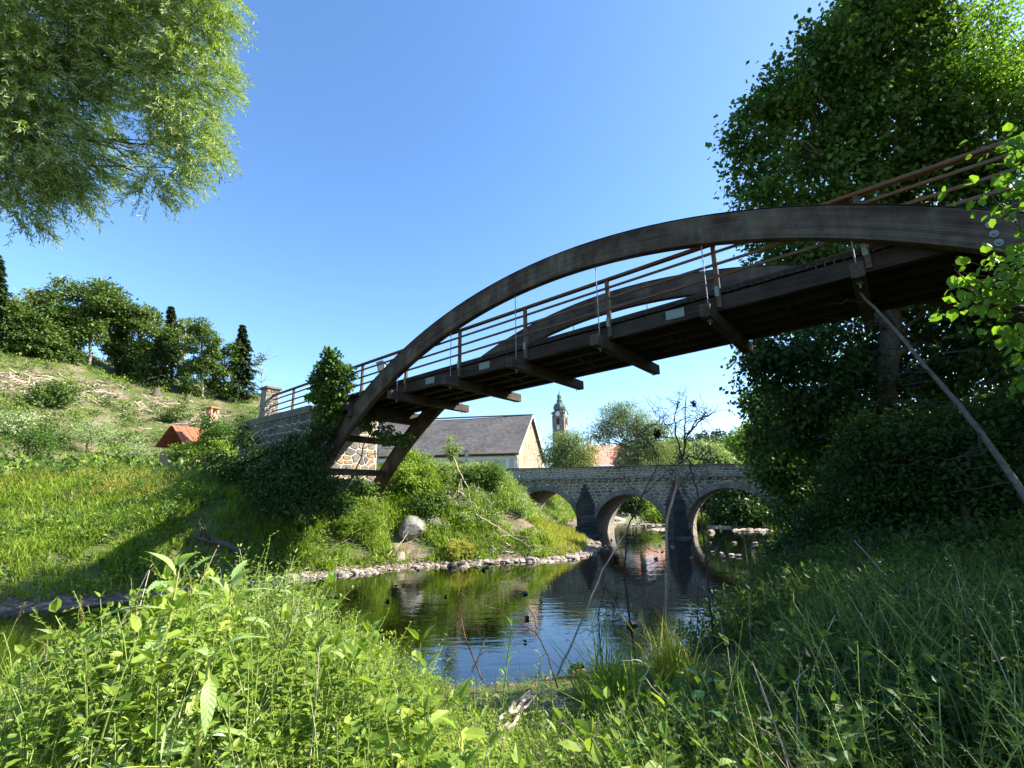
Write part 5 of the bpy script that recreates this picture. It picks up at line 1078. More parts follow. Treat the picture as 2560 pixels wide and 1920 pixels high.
# beyond the arches
bl = blobs_px([(1840, 1245, 40, 44), (1790, 1250, 42, 40), (1880, 1240, 38, 40), (1820, 1285, 38, 36), (1870, 1290, 36, 36), (1760, 1225, 50, 24)])
tree('dark_bank_tree', 'dark tree mass seen through the right arch of the stone bridge', 'tree', (bl[0][0], bl[0][1], -1.8), atd(1840, 1240, 40), bl, 14000, .30, .65, 'dark', 100, .2, clump=30, csig=.5)
bl = blobs_px([(1585, 1255, 45, 20), (1602, 1272, 44, 16), (1565, 1262, 46, 12)])
tree('dark_bush', 'dark bush under the yellow house, through the middle arch', 'bush', (bl[0][0], bl[0][1], -1.9), atd(1585, 1245, 45), bl, 3200, .26, .6, 'dark', 101, .06, clump=24, csig=.35)
bl = blobs_px([(1635, 1262, 44, 20), (1650, 1280, 43, 18), (1628, 1290, 42, 14), (1660, 1298, 42, 12)])
tree('bright_bush', 'bright green bank growth through the right half of the middle arch', 'bush', (bl[0][0], bl[0][1], -1.9), atd(1635, 1250, 44), bl, 4200, .24, .4, 'herb', 102, .06, clump=24, csig=.35)
bl = blobs_px([(1745, 1298, 37, 13), (1738, 1305, 37, 10), (1757, 1306, 37, 9)])
tree('bright_bush', 'small bright green tuft at the left foot of the right arch', 'bush', (bl[0][0], bl[0][1], -2.15), atd(1745, 1292, 37), bl, 1400, .22, .25, 'grass', 103, .03, clump=24, csig=.2)
# wooded ridge on the right
rng = np.random.default_rng(110); mb = MB(); cnt = 0
tf_ = []; 
for q in range(1500):
    th = rng.uniform(RH[0][0]+.02, 1.0); r = rng.uniform(330, 590); x, y = r*math.sin(th), r*math.cos(th); z = gz(x, y); H_ = rng.uniform(9, 17); k = 26; h = rng.random(k); rr = (1-h)*H_*.2*rng.uniform(.3, 1, k); a = rng.random(k)*2*PI
    P = np.stack([x+rr*np.cos(a), y+rr*np.sin(a), z+h*H_], 1); leaves(mb, P, np.stack([np.cos(a), np.sin(a), np.full(k, -.5)], 1), np.tile([0, 0, 1.], (k, 1))+rdir(rng, k)*.6, H_*.2*rng.uniform(.6, 1.1, k), .8, T_RHOMB)
mb.build('distant_forest', M['spruce'], label='dark conifer forest covering the distant ridge', cat='forest', kind='stuff')

# ================================================================== ground cover of the far bank
def scatter_pts(n, x0, x1, y0, y1, rng, keep):
    P = np.c_[rng.uniform(x0, x1, n), rng.uniform(y0, y1, n)]; P = P[~inside(P[:, 0], P[:, 1])]
    dF = seg_dist(P[:, 0], P[:, 1], FAR); dN = seg_dist(P[:, 0], P[:, 1], NEAR); m = keep(P[:, 0], P[:, 1], dF, dN); return P[m]
rng = np.random.default_rng(200)
fb_pts = scatter_pts(60000, -34, 5, 7, 36, rng, lambda x, y, dF, dN: (dF < dN) & (dF > .55) & (dF < 13) & (rng.random(len(x)) < np.clip(1.25-dF*.06, .25, 1)))
pn = vnoise(fb_pts[:, 0], fb_pts[:, 1], .55, 7); pz_ = ground(fb_pts[:, 0], fb_pts[:, 1]); dd_ = seg_dist(fb_pts[:, 0], fb_pts[:, 1], FAR)
yel = ((fb_pts[:, 0] > 2.0-.25*(fb_pts[:, 1]-18)) & (dd_ < 2.8) & (fb_pts[:, 1] > 19)) | ((fb_pts[:, 0] < -12.5) & (pn > .52))
bare = vnoise(fb_pts[:, 0], fb_pts[:, 1], .9, 12) > .80
hs_ = np.where(dd_ < 1.2, .28, .48)*(.7+.6*pn)
g1 = (~yel) & (~bare); A = np.c_[fb_pts, pz_]
mb = MB(); grass_at(mb, A[g1][:17000], hs_[g1][:17000], .028, 6, rng, .38); mb.build('bank_grass', M['grass'], label='fresh green grass covering the far river bank', cat='grass', kind='stuff')
mb = MB(); grass_at(mb, A[yel][:5200], hs_[yel][:5200]*1.05, .026, 8, rng, .28); mb.build('yellow_grass', M['grass_y'], label='yellowish tall grass at the left edge and on the low point before the stone bridge', cat='grass', kind='stuff')
mb = MB(); q = A[g1 & (pn > .35)]; q = q[rng.permutation(len(q))[:3000]]
bl = np.c_[q[:, :2], q[:, 2]+.18, np.full(len(q), .30), np.full(len(q), .30), np.full(len(q), .22)]
blob_leaves(mb, bl, 46000, .12, .42, rng, clump=14, csig=.11, droop=-.3, shell=.3); mb.build('bank_herbs', M['herb'], label='leafy herbs growing between the grass on the far bank', cat='herbs', kind='stuff')
mb = MB(); q = A[(fb_pts[:, 0] > -3.5) & (dd_ > 2.2) & (~bare)]; q = q[rng.permutation(len(q))[:900]]
bl = np.c_[q[:, :2], q[:, 2]+.35, np.full(len(q), .28), np.full(len(q), .28), np.full(len(q), .3)]
blob_leaves(mb, bl, 22000, .13, .3, rng, clump=14, csig=.10, droop=-.5, shell=.3); mb.build('pale_herbs', M['herb_pale'], label='pale silvery leaved herbs on the upper part of the sunny bank', cat='herbs', kind='stuff')
mb = MB(); q = A[(fb_pts[:, 0] < -7) & (pn > .38)]; q = q[rng.permutation(len(q))[:1700]]
bl = np.c_[q[:, :2], q[:, 2]+.3, rng.uniform(.2, .55, len(q)), rng.uniform(.2, .5, len(q)), rng.uniform(.2, .5, len(q))]
blob_leaves(mb, bl, 36000, .12, .4, rng, clump=14, csig=.12, droop=-.3, shell=.3); mb.build('bank_scrub', M['bush'], label='dark low scrub mixed into the grass of the left bank', cat='scrub', kind='stuff')
# far side beyond the stone bridge and the right bank edge
P = scatter_pts(16000, 6, 34, 17, 60, rng, lambda x, y, dF, dN: (dN < dF) & (dN > .5) & (dN < 7)); A2 = np.c_[P, ground(P[:, 0], P[:, 1])]
mb = MB(); grass_at(mb, A2[:5000], .5, .035, 5, rng, .4); mb.build('right_bank_grass', M['grass'], label='grass along the right bank towards the stone bridge', cat='grass', kind='stuff')
P = scatter_pts(9000, -14, 8, 34, 60, rng, lambda x, y, dF, dN: (dF < dN) & (dF > .8) & (dF < 14)); A2 = np.c_[P, ground(P[:, 0], P[:, 1])]
mb = MB(); grass_at(mb, A2[:3500], .6, .05, 5, rng, .4); mb.build('meadow_grass', M['grass'], label='grass on the bank beyond the stone bridge', cat='grass', kind='stuff')

# ------------------------------------------------------------------ stones
def rock_mesh(name, seed, mat, sub=2, flat=.5):
    bm = bmesh.new(); bmesh.ops.create_icosphere(bm, subdivisions=sub, radius=1); r = random.Random(seed); ph = [r.uniform(0, 6) for _ in range(6)]
    cuts = [(Vector((r.gauss(0, 1), r.gauss(0, 1), r.gauss(0, 1))).normalized(), r.uniform(.55, .85)) for _ in range(7)]
    for v in bm.verts:
        c = v.co
        for n_, d_ in cuts:
            k = c.dot(n_)
            if k > d_: c = c-n_*(k-d_)*.9
        c = c*(1+.07*math.sin(3*c.x+ph[0])*math.sin(4*c.y+ph[1])); v.co = Vector((c.x*(1+.3*math.sin(ph[2])), c.y, c.z*flat))
    me = bpy.data.meshes.new(name); bm.to_mesh(me); bm.free(); me.materials.append(mat); return me
RK = [rock_mesh('river_stone', k, M['rock'], 2 if k < 3 else 1, .45+.1*(k % 3)) for k in range(6)]; RD = [rock_mesh('dark_stone', 20+k, M['rock_dark'], 2, .55) for k in range(3)]
RG = rock_mesh('grey_boulder', 41, M['stone'], 3, .95)
def put_rock(me, p, s_, rng, label, name, group=None, sink=.25):
    o = link(name, me, None, label, 'stone', group); o.location = (float(p[0]), float(p[1]), float(p[2])+s_*(.5-sink)*.5); o.scale = (s_, s_*rng.uniform(.7, 1.1), s_*rng.uniform(.7, 1.05)); o.rotation_euler = (rng.normal(0, .15), rng.normal(0, .15), rng.uniform(0, 6.28)); return o
rng = np.random.default_rng(300); FA = np.array([(-8.2, 13.1), (-7, 14.2), (-5, 16.2), (-3.2, 17.4), (-.5, 18.2), (1.9, 18.9), (3.0, 20.2), (3.9, 23), (4.3, 26)])
def along(t): i = min(int(t), len(FA)-2); f_ = t-i; return FA[i]*(1-f_)+FA[i+1]*f_
SEC = ['on the shaded left end of the far shore', 'below the rounded tan stone on the far shore', 'under the big grey boulder at the far waterline', 'below the yellow leaved seedlings at the far waterline', 'where the stony strip widens before the low green point', 'along the edge of the low yellow green point', 'at the tip of the low point before the stone bridge', 'beyond the low point beside the left bridge arch']
for k in range(150):
    t = rng.uniform(1, 5.2) if k < 125 else rng.uniform(5, 7.9); p = along(t)+rng.normal(0, .24, 2)+np.array([-.02, .12]); s_ = rng.uniform(.07, .17)*(1.5 if rng.random() < .12 else 1); lb_ = SEC[min(7, int(t))]
    put_rock(RK[rng.integers(0, 6)], (p[0], p[1], max(gz(*p), WZ-.03)), s_, rng, 'pale flat stone '+lb_, 'river_stone', 'shore stones '+lb_)
mb = MB(); tv = np.array([v.co[:] for v in RK[4].vertices]); tf = np.array([p.vertices[:] for p in RK[4].polygons])
G_ = scatter_pts(30000, -9, 5, 12, 30, rng, lambda x, y, dF, dN: (dF < dN) & (dF < .75)); G_ = G_[rng.permutation(len(G_))[:1500]]
replicate(mb, tv, tf, np.c_[G_, ground(G_[:, 0], G_[:, 1])+.01], rng.uniform(0, 6, len(G_)), rng.uniform(.02, .06, len(G_)), rng.uniform(0, .4, len(G_)), rng.uniform(0, 6, len(G_))); mb.build('gravel', M['rock'], label='pale gravel along the far waterline', cat='gravel', kind='stuff')
for k, (px, py, sp, lb) in enumerate([(1130, 1416, 30, 'largest dark wet stone at the far waterline'), (1208, 1424, 18, 'dark stone with flat top right of the largest dark stone'), (1216, 1418, 14, 'small dark stone touching the flat topped dark stone'), (1073, 1414, 18, 'dark stone in the waterline left of the largest one'), (1046, 1424, 12, 'small dark stone left of the waterline stone pair'),
                                      (1114, 1490, 9, 'tiny dark stone alone in the middle of the water'), (982, 1484, 8, 'tiny dark stone in the left water'), (970, 1502, 13, 'flat dark stone left in the open water'), (1312, 1484, 15, 'pointed black stone in the barn gable reflection'), (1317, 1544, 18, 'long black stone below the pointed one'), (1313, 1603, 12, 'dark stone low in the gable reflection'),
                                      (1580, 1560, 30, 'dark rock showing above the water right of centre'), (1440, 1680, 60, 'broad dark rock at the near edge of the water'), (1400, 1720, 30, 'dark rock beside the broad one at the near edge')]):
    p = atz(px, py, WZ+.02); s_ = sp*np.linalg.norm(p)/F_PX*.5; put_rock(RD[k % 3], p, s_, rng, lb, 'dark_stone', sink=.3)
for k, (px, py, sp, lb) in enumerate([(1032, 1330, 34, 'big pale grey boulder on the sunny bank'), (1075, 1318, 17, 'smaller tan boulder leaning on the big grey boulder'), (997, 1398, 22, 'rounded tan stone at the left end of the stony strip'), (780, 1422, 22, 'reddish stone alone at the dark waterline on the left'),
                                      (1500, 1318, 22, 'pale flat rock at the foot of the middle arch'), (1528, 1310, 18, 'pale rock beside the flat one at the foot of the middle arch'), (1545, 1300, 20, 'pale ledge rock under the middle arch'), (1775, 1330, 16, 'flat pale rock island right of the second pier'), (1640, 1396, 7, 'small white stone in mid river before the bare sapling')]):
    p = hit(px, py) if py < 1340 and k < 3 or k == 2 else atz(px, py, WZ+.03); s_ = sp*np.linalg.norm(p)/F_PX; put_rock(RG if k < 2 else RK[k % 3], p, s_*(1.25 if k < 2 else 1), rng, lb, 'boulder', sink=.45)
for k in range(44):
    px, py = rng.uniform(1440, 1900), rng.uniform(1335, 1400); p = atz(px, py, WZ+.01)
    if inside(p[:1], p[1:2])[0]: put_rock(RK[3+k % 3], p, rng.uniform(.04, .15), rng, 'small pale stone breaking the shallow riffle before the stone bridge', 'river_stone', 'stones in the riffle', sink=.1)
mb = MB(); P = np.c_[rng.uniform(9.5, 17, 2600), rng.uniform(32, 44, 2600)]; P = P[(vnoise(P[:, 0], P[:, 1], .45, 3) > .56)]
replicate(mb, tv, tf, np.c_[P, np.full(len(P), WZ+.0)], rng.uniform(0, 6, len(P)), rng.uniform(.06, .26, len(P)), rng.uniform(0, .4, len(P)), rng.uniform(0, 6, len(P))); mb.build('gravel_bar', M['rock'], label='pale gravel bar in the river beyond the arches', cat='gravel', kind='stuff')
P = scatter_pts(20000, 1, 14, 6, 24, rng, lambda x, y, dF, dN: (dN < dF) & (dN < 1.0)); P = P[rng.permutation(len(P))[:650]]
mb = MB(); replicate(mb, tv, tf, np.c_[P, ground(P[:, 0], P[:, 1])], rng.uniform(0, 6, len(P)), rng.uniform(.02, .08, len(P)), rng.uniform(0, .4, len(P)), rng.uniform(0, 6, len(P))); mb.build('shore_stones', M['stone'], label='grey stones along the shaded right waterline', cat='gravel', kind='stuff')
# sandy bank below the left arches
# driftwood and fallen branches on the far bank
def branchy(name, label, pts, r0, rng, mat, nt=5, tl=.6, cat='branch', r1=.3, depth_rand=.3, up=.2):
    P = np.array(pts, float); t = thing(name, label, cat, P[0]); mb = MB(); m = max(10, len(P)*4)
    s_ = np.linspace(0, len(P)-1, m); Q = np.stack([np.interp(s_, np.arange(len(P)), P[:, k]) for k in range(3)], 1)
    L = np.linalg.norm(P[-1]-P[0]); Q[1:-1] += rng.normal(0, .006*L, (m-2, 3)); tube(mb, Q, np.linspace(r0, r0*r1, m), 7); ontree(mb.build('stem', mat, smooth=True), t)
    for q in range(nt):
        i = rng.integers(m//4, m); d_ = nrm(nrm(Q[min(i, m-1)]-Q[max(i-2, 0)])+rng.normal(0, .8, 3)*np.array([1, depth_rand, 1])+np.array([0, 0, up])); l_ = tl*rng.uniform(.5, 1.2)
        mb = MB(); w_ = wiggle(Q[i], Q[i]+d_*l_, 5, .05, rng); rr = r0*(1-(1-r1)*i/m)*.55; tube(mb, w_, np.linspace(rr, rr*.3, 5), 5)
        for _ in range(2): j = rng.integers(1, 5); e = nrm(d_+rng.normal(0, .7, 3)*np.array([1, depth_rand, 1]))*l_*.45; tube(mb, wiggle(w_[j], w_[j]+e, 4, .05, rng), np.linspace(rr*.5, rr*.2, 4), 4)
        ontree(mb.build('twig', mat, smooth=True), t)
    return t
rg = np.random.default_rng(400)
h = lambda px, py, up=.05: hit(px, py)+zv*up
branchy('driftwood_log', 'weathered driftwood trunk lying in the shade at the foot of the left bank', [h(620, 1402, .15), h(560, 1388, .3), h(500, 1375, .3), h(478, 1368, .3)], .11, rg, M['bark'], 5, .7, 'driftwood')
branchy('dead_branch', 'long dead branch reaching from the shady shore down to the water', [atz(690, 1440, WZ+.05), h(800, 1398, .1), h(870, 1372, .25), h(905, 1352, .5)], .05, rg, M['bark'], 4, .8)
branchy('dead_branch', 'bare reddish branch lying across the lower sunny bank', [h(1190, 1325, .5), h(1255, 1352, .4), h(1330, 1385, .2)], .04, rg, M['twig_pale'], 9, .9)
branchy('dead_branch', 'crooked bleached branch hanging down the middle of the sunny bank', [h(1132, 1200, 1.0), h(1150, 1235, .8), h(1172, 1262, .5), h(1178, 1290, .2)], .035, rg, M['twig_pale'], 4, .6)
branchy('dead_branch', 'short pale branch sticking up at the left end of the stony strip', [h(965, 1402, .1), h(1005, 1382, .4), h(1020, 1372, .6)], .02, rg, M['twig_pale'], 2, .3)
mb = MB()
for q in range(46): c = hit(rg.uniform(1120, 1340), rg.uniform(1365, 1392)); d_ = nrm(rg.normal(0, 1, 3)*np.array([1, .6, .35]))*rg.uniform(.3, .9); tube(mb, wiggle(c+zv*.1-d_/2, c+zv*.15+d_/2, 4, .06, rg), [.02, .018, .014, .01], 3)
for q in range(26): c = hit(rg.uniform(1130, 1170), rg.uniform(1255, 1285)); d_ = nrm(rg.normal(0, 1, 3)*np.array([.6, .6, 1]))*rg.uniform(.3, .8); tube(mb, wiggle(c+zv*.1, c+zv*.15+d_, 4, .06, rg), [.02, .018, .014, .01], 3)
mb.build('flood_twigs', M['twig_pale'], label='dry twigs washed together on the lower sunny bank', cat='twigs', kind='stuff')
mb = MB(); q0 = B(TC+12.9, 3.3, 0); C_ = np.array([q0[0], q0[1]]); P = C_+rg.normal(0, .7, (500, 2)); leaves(mb, np.c_[P, ground(P[:, 0], P[:, 1])+.06], rdir(rg, 500), np.tile([0, 0, 1.], (500, 1))+rdir(rg, 500)*.5, .11, .6, T_RHOMB); mb.build('leaf_litter', M['deadleaf'], label='brown dead leaves below the far arch foot', cat='leaf litter', kind='stuff')

# ================================================================== foreground bank
def t_galium(seed, L=.7, nn=15):
    def f(a, b):
        r = np.random.default_rng(seed); d0 = r.uniform(0, 6.28); t = np.linspace(0, 1, 7); bend = r.uniform(.15, .5)
        P = np.c_[np.cos(d0)*bend*t**2*L, np.sin(d0)*bend*t**2*L, t*L*(1-.25*t*bend)]; P[1:] += r.normal(0, .008, (6, 3)); tube(b, P, np.linspace(.0028, .0016, 7), 3, cap=False)
        for k in range(2, nn+1):
            s_ = k/nn; c = np.array([np.interp(s_, t, P[:, q]) for q in range(3)]); m = 6; an = np.arange(m)*2*PI/m+r.uniform(0, 1); sz = .030*(1.15-.55*s_)
            leaves(a, np.tile(c, (m, 1)), np.c_[np.cos(an), np.sin(an), np.full(m, .35+.5*s_)], np.tile([0, 0, 1.], (m, 1))+r.normal(0, .2, (m, 3)), sz*r.uniform(.8, 1.2, m), .24, T_RHOMB)
            if r.random() < .22:
                d_ = nrm(np.array([math.cos(an[0]), math.sin(an[0]), .6])); e = c+d_*.09; tube(b, [c, e], [.0015, .001], 3, cap=False)
                for q in (.5, 1): leaves(a, np.tile(c+(e-c)*q, (5, 1)), np.c_[np.cos(an[:5]), np.sin(an[:5]), np.full(5, .5)], np.tile([0, 0, 1.], (5, 1)), .02, .3, T_RHOMB)
    return template(f)
def t_herb(seed, L=.6, nn=8, lf=.065, wd=.62, tm=T_OVAL):
    def f(a, b):
        r = np.random.default_rng(seed); d0 = r.uniform(0, 6.28); t = np.linspace(0, 1, 5); bend = r.uniform(.05, .25); P = np.c_[np.cos(d0)*bend*t**2*L, np.sin(d0)*bend*t**2*L, t*L]; tube(b, P, np.linspace(.0045, .002, 5), 4, cap=False)
        for k in range(1, nn+1):
            s_ = k/nn; c = np.array([np.interp(s_, t, P[:, q]) for q in range(3)]); a0 = k*1.57+r.uniform(-.3, .3)
            for an in (a0, a0+PI): 
                d_ = np.array([[math.cos(an), math.sin(an), .35+.9*(s_ > .93)-.3*(s_ < .5)]]); st = c+d_[0]*.012; leaves(a, [st], d_, np.array([[0, 0, 1.]])+r.normal(0, .3, (1, 3)), lf*(1.2-.65*s_)*r.uniform(.8, 1.2), wd, tm)
    return template(f)
def mound(x, y):                 # how high the tangle of plants stands on the near bank (m)
    l = .80*np.exp(-((x+1.75)/1.3)**2)*np.exp(-((y-3.3)/1.7)**2)+.25*np.exp(-((x+.45)/.6)**2)*np.exp(-((y-3.2)/1.2)**2)
    r_ = .75*sm((x-1.6)/2.4)*np.exp(-((y-4.0)/2.3)**2)
    return l+r_+.12
def near_pts(n, x0, x1, y0, y1, rng, f=None):
    P = np.c_[rng.uniform(x0, x1, n), rng.uniform(y0, y1, n)]; P = P[~inside(P[:, 0], P[:, 1])]; d = seg_dist(P[:, 0], P[:, 1], NEAR); m = (d > .15)
    if f is not None: m &= f(P[:, 0], P[:, 1])
    return P[m]
def room(x, y):                  # height of growth the flat gravelly middle of the near bank carries (m above ground)
    u = x/np.maximum(y, .5); lim = np.interp(u, [-1.3, -1.03, -.95, -.87, -.79, -.67, -.55, -.48, -.43, -.35, -.23, -.145, -.06, .12, .3, .45, .6, .8, 1.1], [1800, 1720, 1640, 1560, 1490, 1445, 1395, 1400, 1440, 1520, 1580, 1640, 1690, 1700, 1640, 1590, 1480, 1430, 1420])
    r_ = np.clip((-(lim-1250)/1240*y*1.02-ground(x, y))*(.58+.62*vnoise(x, y, 2.1, 31)), .02, 3)
    return np.where((y > 6.8) & (u > .3), .55, r_)
rng = np.random.default_rng(500)
def tangle(name, label, mat, tmpls, P, sc_, rng, lift=1.0, tilt=.5, kindcat='plants', smat='stem'):
    z = ground(P[:, 0], P[:, 1]); rm = room(P[:, 0], P[:, 1]); lf_ = np.minimum(mound(P[:, 0], P[:, 1])*lift, rm*.8)*rng.random(len(P))**.7; zz = z+lf_-.03; mb = MB(); S_ = np.minimum(sc_[0]+(sc_[1]-sc_[0])*rng.random(len(P)), (rm-lf_+.10)/.62*rng.uniform(.75, 1.12, len(P))); S_ = np.clip(S_, .05, 2); k = rng.integers(0, len(tmpls), len(P))
    for q, (tv_, tf_) in enumerate(tmpls):
        i = (k == q) & (S_ > .16); n_ = i.sum()
        if n_: replicate(mb, tv_, tf_, np.c_[P[i], zz[i]], rng.uniform(0, 6.28, n_), S_[i], np.abs(rng.normal(0, tilt, n_)), rng.uniform(0, 6.28, n_))
    return mb.build(name, [M[mat], M[smat]], label=label, cat=kindcat, kind='stuff')
TG = [t_galium(k) for k in range(6)]; TH = [t_herb(20+k) for k in range(5)]; TW = [t_herb(40+k, .55, 9, .085, .22, T_LONG) for k in range(4)]
TB = [t_herb(60+k, .55, 5, .15, .55) for k in range(4)]; TD = [t_herb(80+k, .8, 4, .05, .2, T_LONG) for k in range(3)]
Pl = near_pts(30000, -4.6, 1.0, 1.9, 6.4, rng, lambda x, y: (np.abs(x)/y < 1.25) & (rng.random(len(x)) < np.clip(mound(x, y)*1.5, .12, 1)) & (vnoise(x, y, 2.6, 55) > .22))
pv = vnoise(Pl[:, 0], Pl[:, 1], 1.5, 33)+rng.normal(0, .10, len(Pl)); pw = vnoise(Pl[:, 0], Pl[:, 1], 1.1, 44)+rng.normal(0, .1, len(Pl))
tangle('bedstraw', 'tangled light green bedstraw heaped over the sunny left foreground', 'galium', TG, Pl[pv < .58][:2100], (.35, .8), rng, tilt=.95)
tangle('nettles', 'broad leaved green herbs among the bedstraw in the sunny foreground', 'herb', TH, Pl[pv > .45][:1500], (.45, .9), rng, tilt=.45)
tangle('broad_herbs', 'large leaved herbs in patches of the sunny foreground', 'herb', TB, Pl[pw > .52][:900], (.45, 1.05), rng, tilt=.4)
tangle('tall_herbs', 'narrow pale leaved herbs among the bedstraw in the sunny foreground', 'herb_pale', TW, Pl[pw < .36][:620], (.45, .95), rng, tilt=.5)
tangle('dead_stalks', 'dry brown stalks standing among the green foreground plants', 'straw', TD, near_pts(500, -4, 4, 2, 6.3, rng)[:110], (.5, 1.0), rng, tilt=.5, smat='twig_pale')
Pg = near_pts(14000, -5, 2.4, 2.0, 6.6, rng, lambda x, y: (np.abs(x)/y < 1.3)); zg_ = ground(Pg[:, 0], Pg[:, 1])
mb = MB(); grass_at(mb, np.c_[Pg, zg_][:4200], np.minimum(room(Pg[:4200, 0], Pg[:4200, 1])*.9, .26), .006, 6, rng, .45); mb.build('meadow_grass', M['grass'], label='fine bright grass on the near bank in the foreground', cat='grass', kind='stuff')
mb = MB(); q = Pg[3600:4600]; grass_at(mb, np.c_[q, ground(q[:, 0], q[:, 1])], np.minimum(room(q[:, 0], q[:, 1]), .34), .005, 5, rng, .55); mb.build('dry_grass', M['straw'], label='dry straw coloured grass stalks on the near bank', cat='grass', kind='stuff')
Pr = near_pts(12000, 1.0, 7.2, 2.0, 8.5, rng, lambda x, y: (np.abs(x)/y < 1.3) & (rng.random(len(x)) < np.clip(mound(x, y)*1.6, .2, 1)))
tangle('bedstraw', 'dark feathery bedstraw thicket in the shaded right foreground', 'bush', TG, Pr[:2900], (.6, 1.25), rng, tilt=.75)  # plant's own dark green, chosen darker to stand in for deeper shade
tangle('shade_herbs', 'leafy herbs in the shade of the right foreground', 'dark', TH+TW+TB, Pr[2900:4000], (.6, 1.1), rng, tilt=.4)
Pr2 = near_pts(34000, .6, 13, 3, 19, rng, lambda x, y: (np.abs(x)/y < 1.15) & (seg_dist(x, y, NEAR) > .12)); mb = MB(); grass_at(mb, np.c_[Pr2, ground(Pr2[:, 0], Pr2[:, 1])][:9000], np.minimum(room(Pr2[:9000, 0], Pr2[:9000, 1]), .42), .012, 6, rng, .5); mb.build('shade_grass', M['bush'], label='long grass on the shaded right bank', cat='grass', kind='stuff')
q = Pr2[9000:15000]; q = q[room(q[:, 0], q[:, 1]) > .42][:3000]; bl = np.c_[q, ground(q[:, 0], q[:, 1])+.25, np.full(len(q), .3), np.full(len(q), .3), np.full(len(q), .25)]
mb = MB(); blob_leaves(mb, bl, 42000, .085, .5, rng, clump=14, csig=.12, droop=-.2, shell=.3); mb.build('bank_herbs', M['bush'], label='low leafy growth on the shaded right bank', cat='herbs', kind='stuff')
# ---- single large plants, each leaf a part
def leaf_mesh(name, L, W, curl, seed, mat, fold=.10):
    n = 9; V = []; F = []; r = random.Random(seed); ph = r.uniform(0, 6)
    for i in range(n+1):
        t = i/n; w_ = W*.5*(math.sin(PI*min(1, t*.98+.02))**.75)*(1-.25*t); y = L*(t-.12*curl*t*t); z = -curl*L*t*t*.55
        for k, s_ in enumerate((-1, -.55, 0, .55, 1)): V.append((w_*s_, y, z+abs(s_)*fold*w_*1.6+.012*L*math.sin(9*t+ph+2*s_)*(abs(s_) > .8)))
    for i in range(n):
        for k in range(4): a_ = i*5+k; F.append((a_, a_+1, a_+6, a_+5))
    me = bpy.data.meshes.new(name); me.from_pydata(V, [], F); me.materials.append(mat); me.polygons.foreach_set('use_smooth', [True]*len(F)); me.update(); return me
def m_bigleaf(name, c, back, vein, tint=(1.2, 1.3, .5)):
    m, nt, out = newmat(name); tc = nt.nodes.new('ShaderNodeTexCoord'); sp = nt.nodes.new('ShaderNodeSeparateXYZ'); nt.links.new(tc.outputs['Object'], sp.inputs[0])
    ab_ = N(nt, 'ShaderNodeMath', operation='ABSOLUTE'); nt.links.new(sp.outputs[0], ab_.inputs[0]); sb2 = N(nt, 'ShaderNodeMath', operation='MULTIPLY_ADD'); nt.links.new(ab_.outputs[0], sb2.inputs[0]); sb2.inputs[1].default_value = -.9; nt.links.new(sp.outputs[1], sb2.inputs[2])
    wv = N(nt, 'ShaderNodeMath', operation='MULTIPLY'); nt.links.new(sb2.outputs[0], wv.inputs[0]); wv.inputs[1].default_value = 330; sn = N(nt, 'ShaderNodeMath', operation='SINE'); nt.links.new(wv.outputs[0], sn.inputs[0])
    ve = ramp(nt, sn.outputs[0], [(.78, (0, 0, 0)), (.97, (1, 1, 1))]).outputs[0]; mid = ramp(nt, ab_.outputs[0], [(.0008, (1, 1, 1)), (.0026, (0, 0, 0))]).outputs[0]
    vm = mixc(nt, ve, (1, 1, 1), mid); g = nt.nodes.new('ShaderNodeNewGeometry'); n1 = noise(nt, tc.outputs['Object'], 30, 3)
    c1 = mixc(nt, mixc(nt, c, tuple(q*1.35 for q in c), n1), vein, N(nt, 'ShaderNodeMath', operation='MULTIPLY').outputs[0] if 0 else vm)
    c2 = mixc(nt, c1, back, g.outputs['Backfacing']); p = nt.nodes.new('ShaderNodeBsdfPrincipled'); nt.links.new(c2, p.inputs['Base Color']); p.inputs['Roughness'].default_value = .45
    nt.links.new(bump(nt, sn.outputs[0], .3, .002), p.inputs['Normal']); t = nt.nodes.new('ShaderNodeBsdfTranslucent'); nt.links.new(mixc(nt, c1, tint, 1.0, 'MULTIPLY'), t.inputs[0]); mx = nt.nodes.new('ShaderNodeMixShader'); mx.inputs[0].default_value = .35
    nt.links.new(p.outputs[0], mx.inputs[1]); nt.links.new(t.outputs[0], mx.inputs[2]); nt.links.new(mx.outputs[0], out.inputs[0]); return m
M['bigleaf'] = m_bigleaf('balsam_leaf', (.22, .34, .09), (.36, .44, .24), (.42, .50, .22)); M['darkleaf'] = m_bigleaf('dock_leaf', (.04, .12, .035), (.14, .24, .10), (.14, .26, .08)); M['yelstem'] = m_plain('yellow_stem', (.30, .33, .08), .5, .15, 20, .1)
M['stalkleaf'] = m_bigleaf('willowherb_leaf', (.15, .30, .04), (.24, .38, .10), (.28, .40, .10))
LM = {}
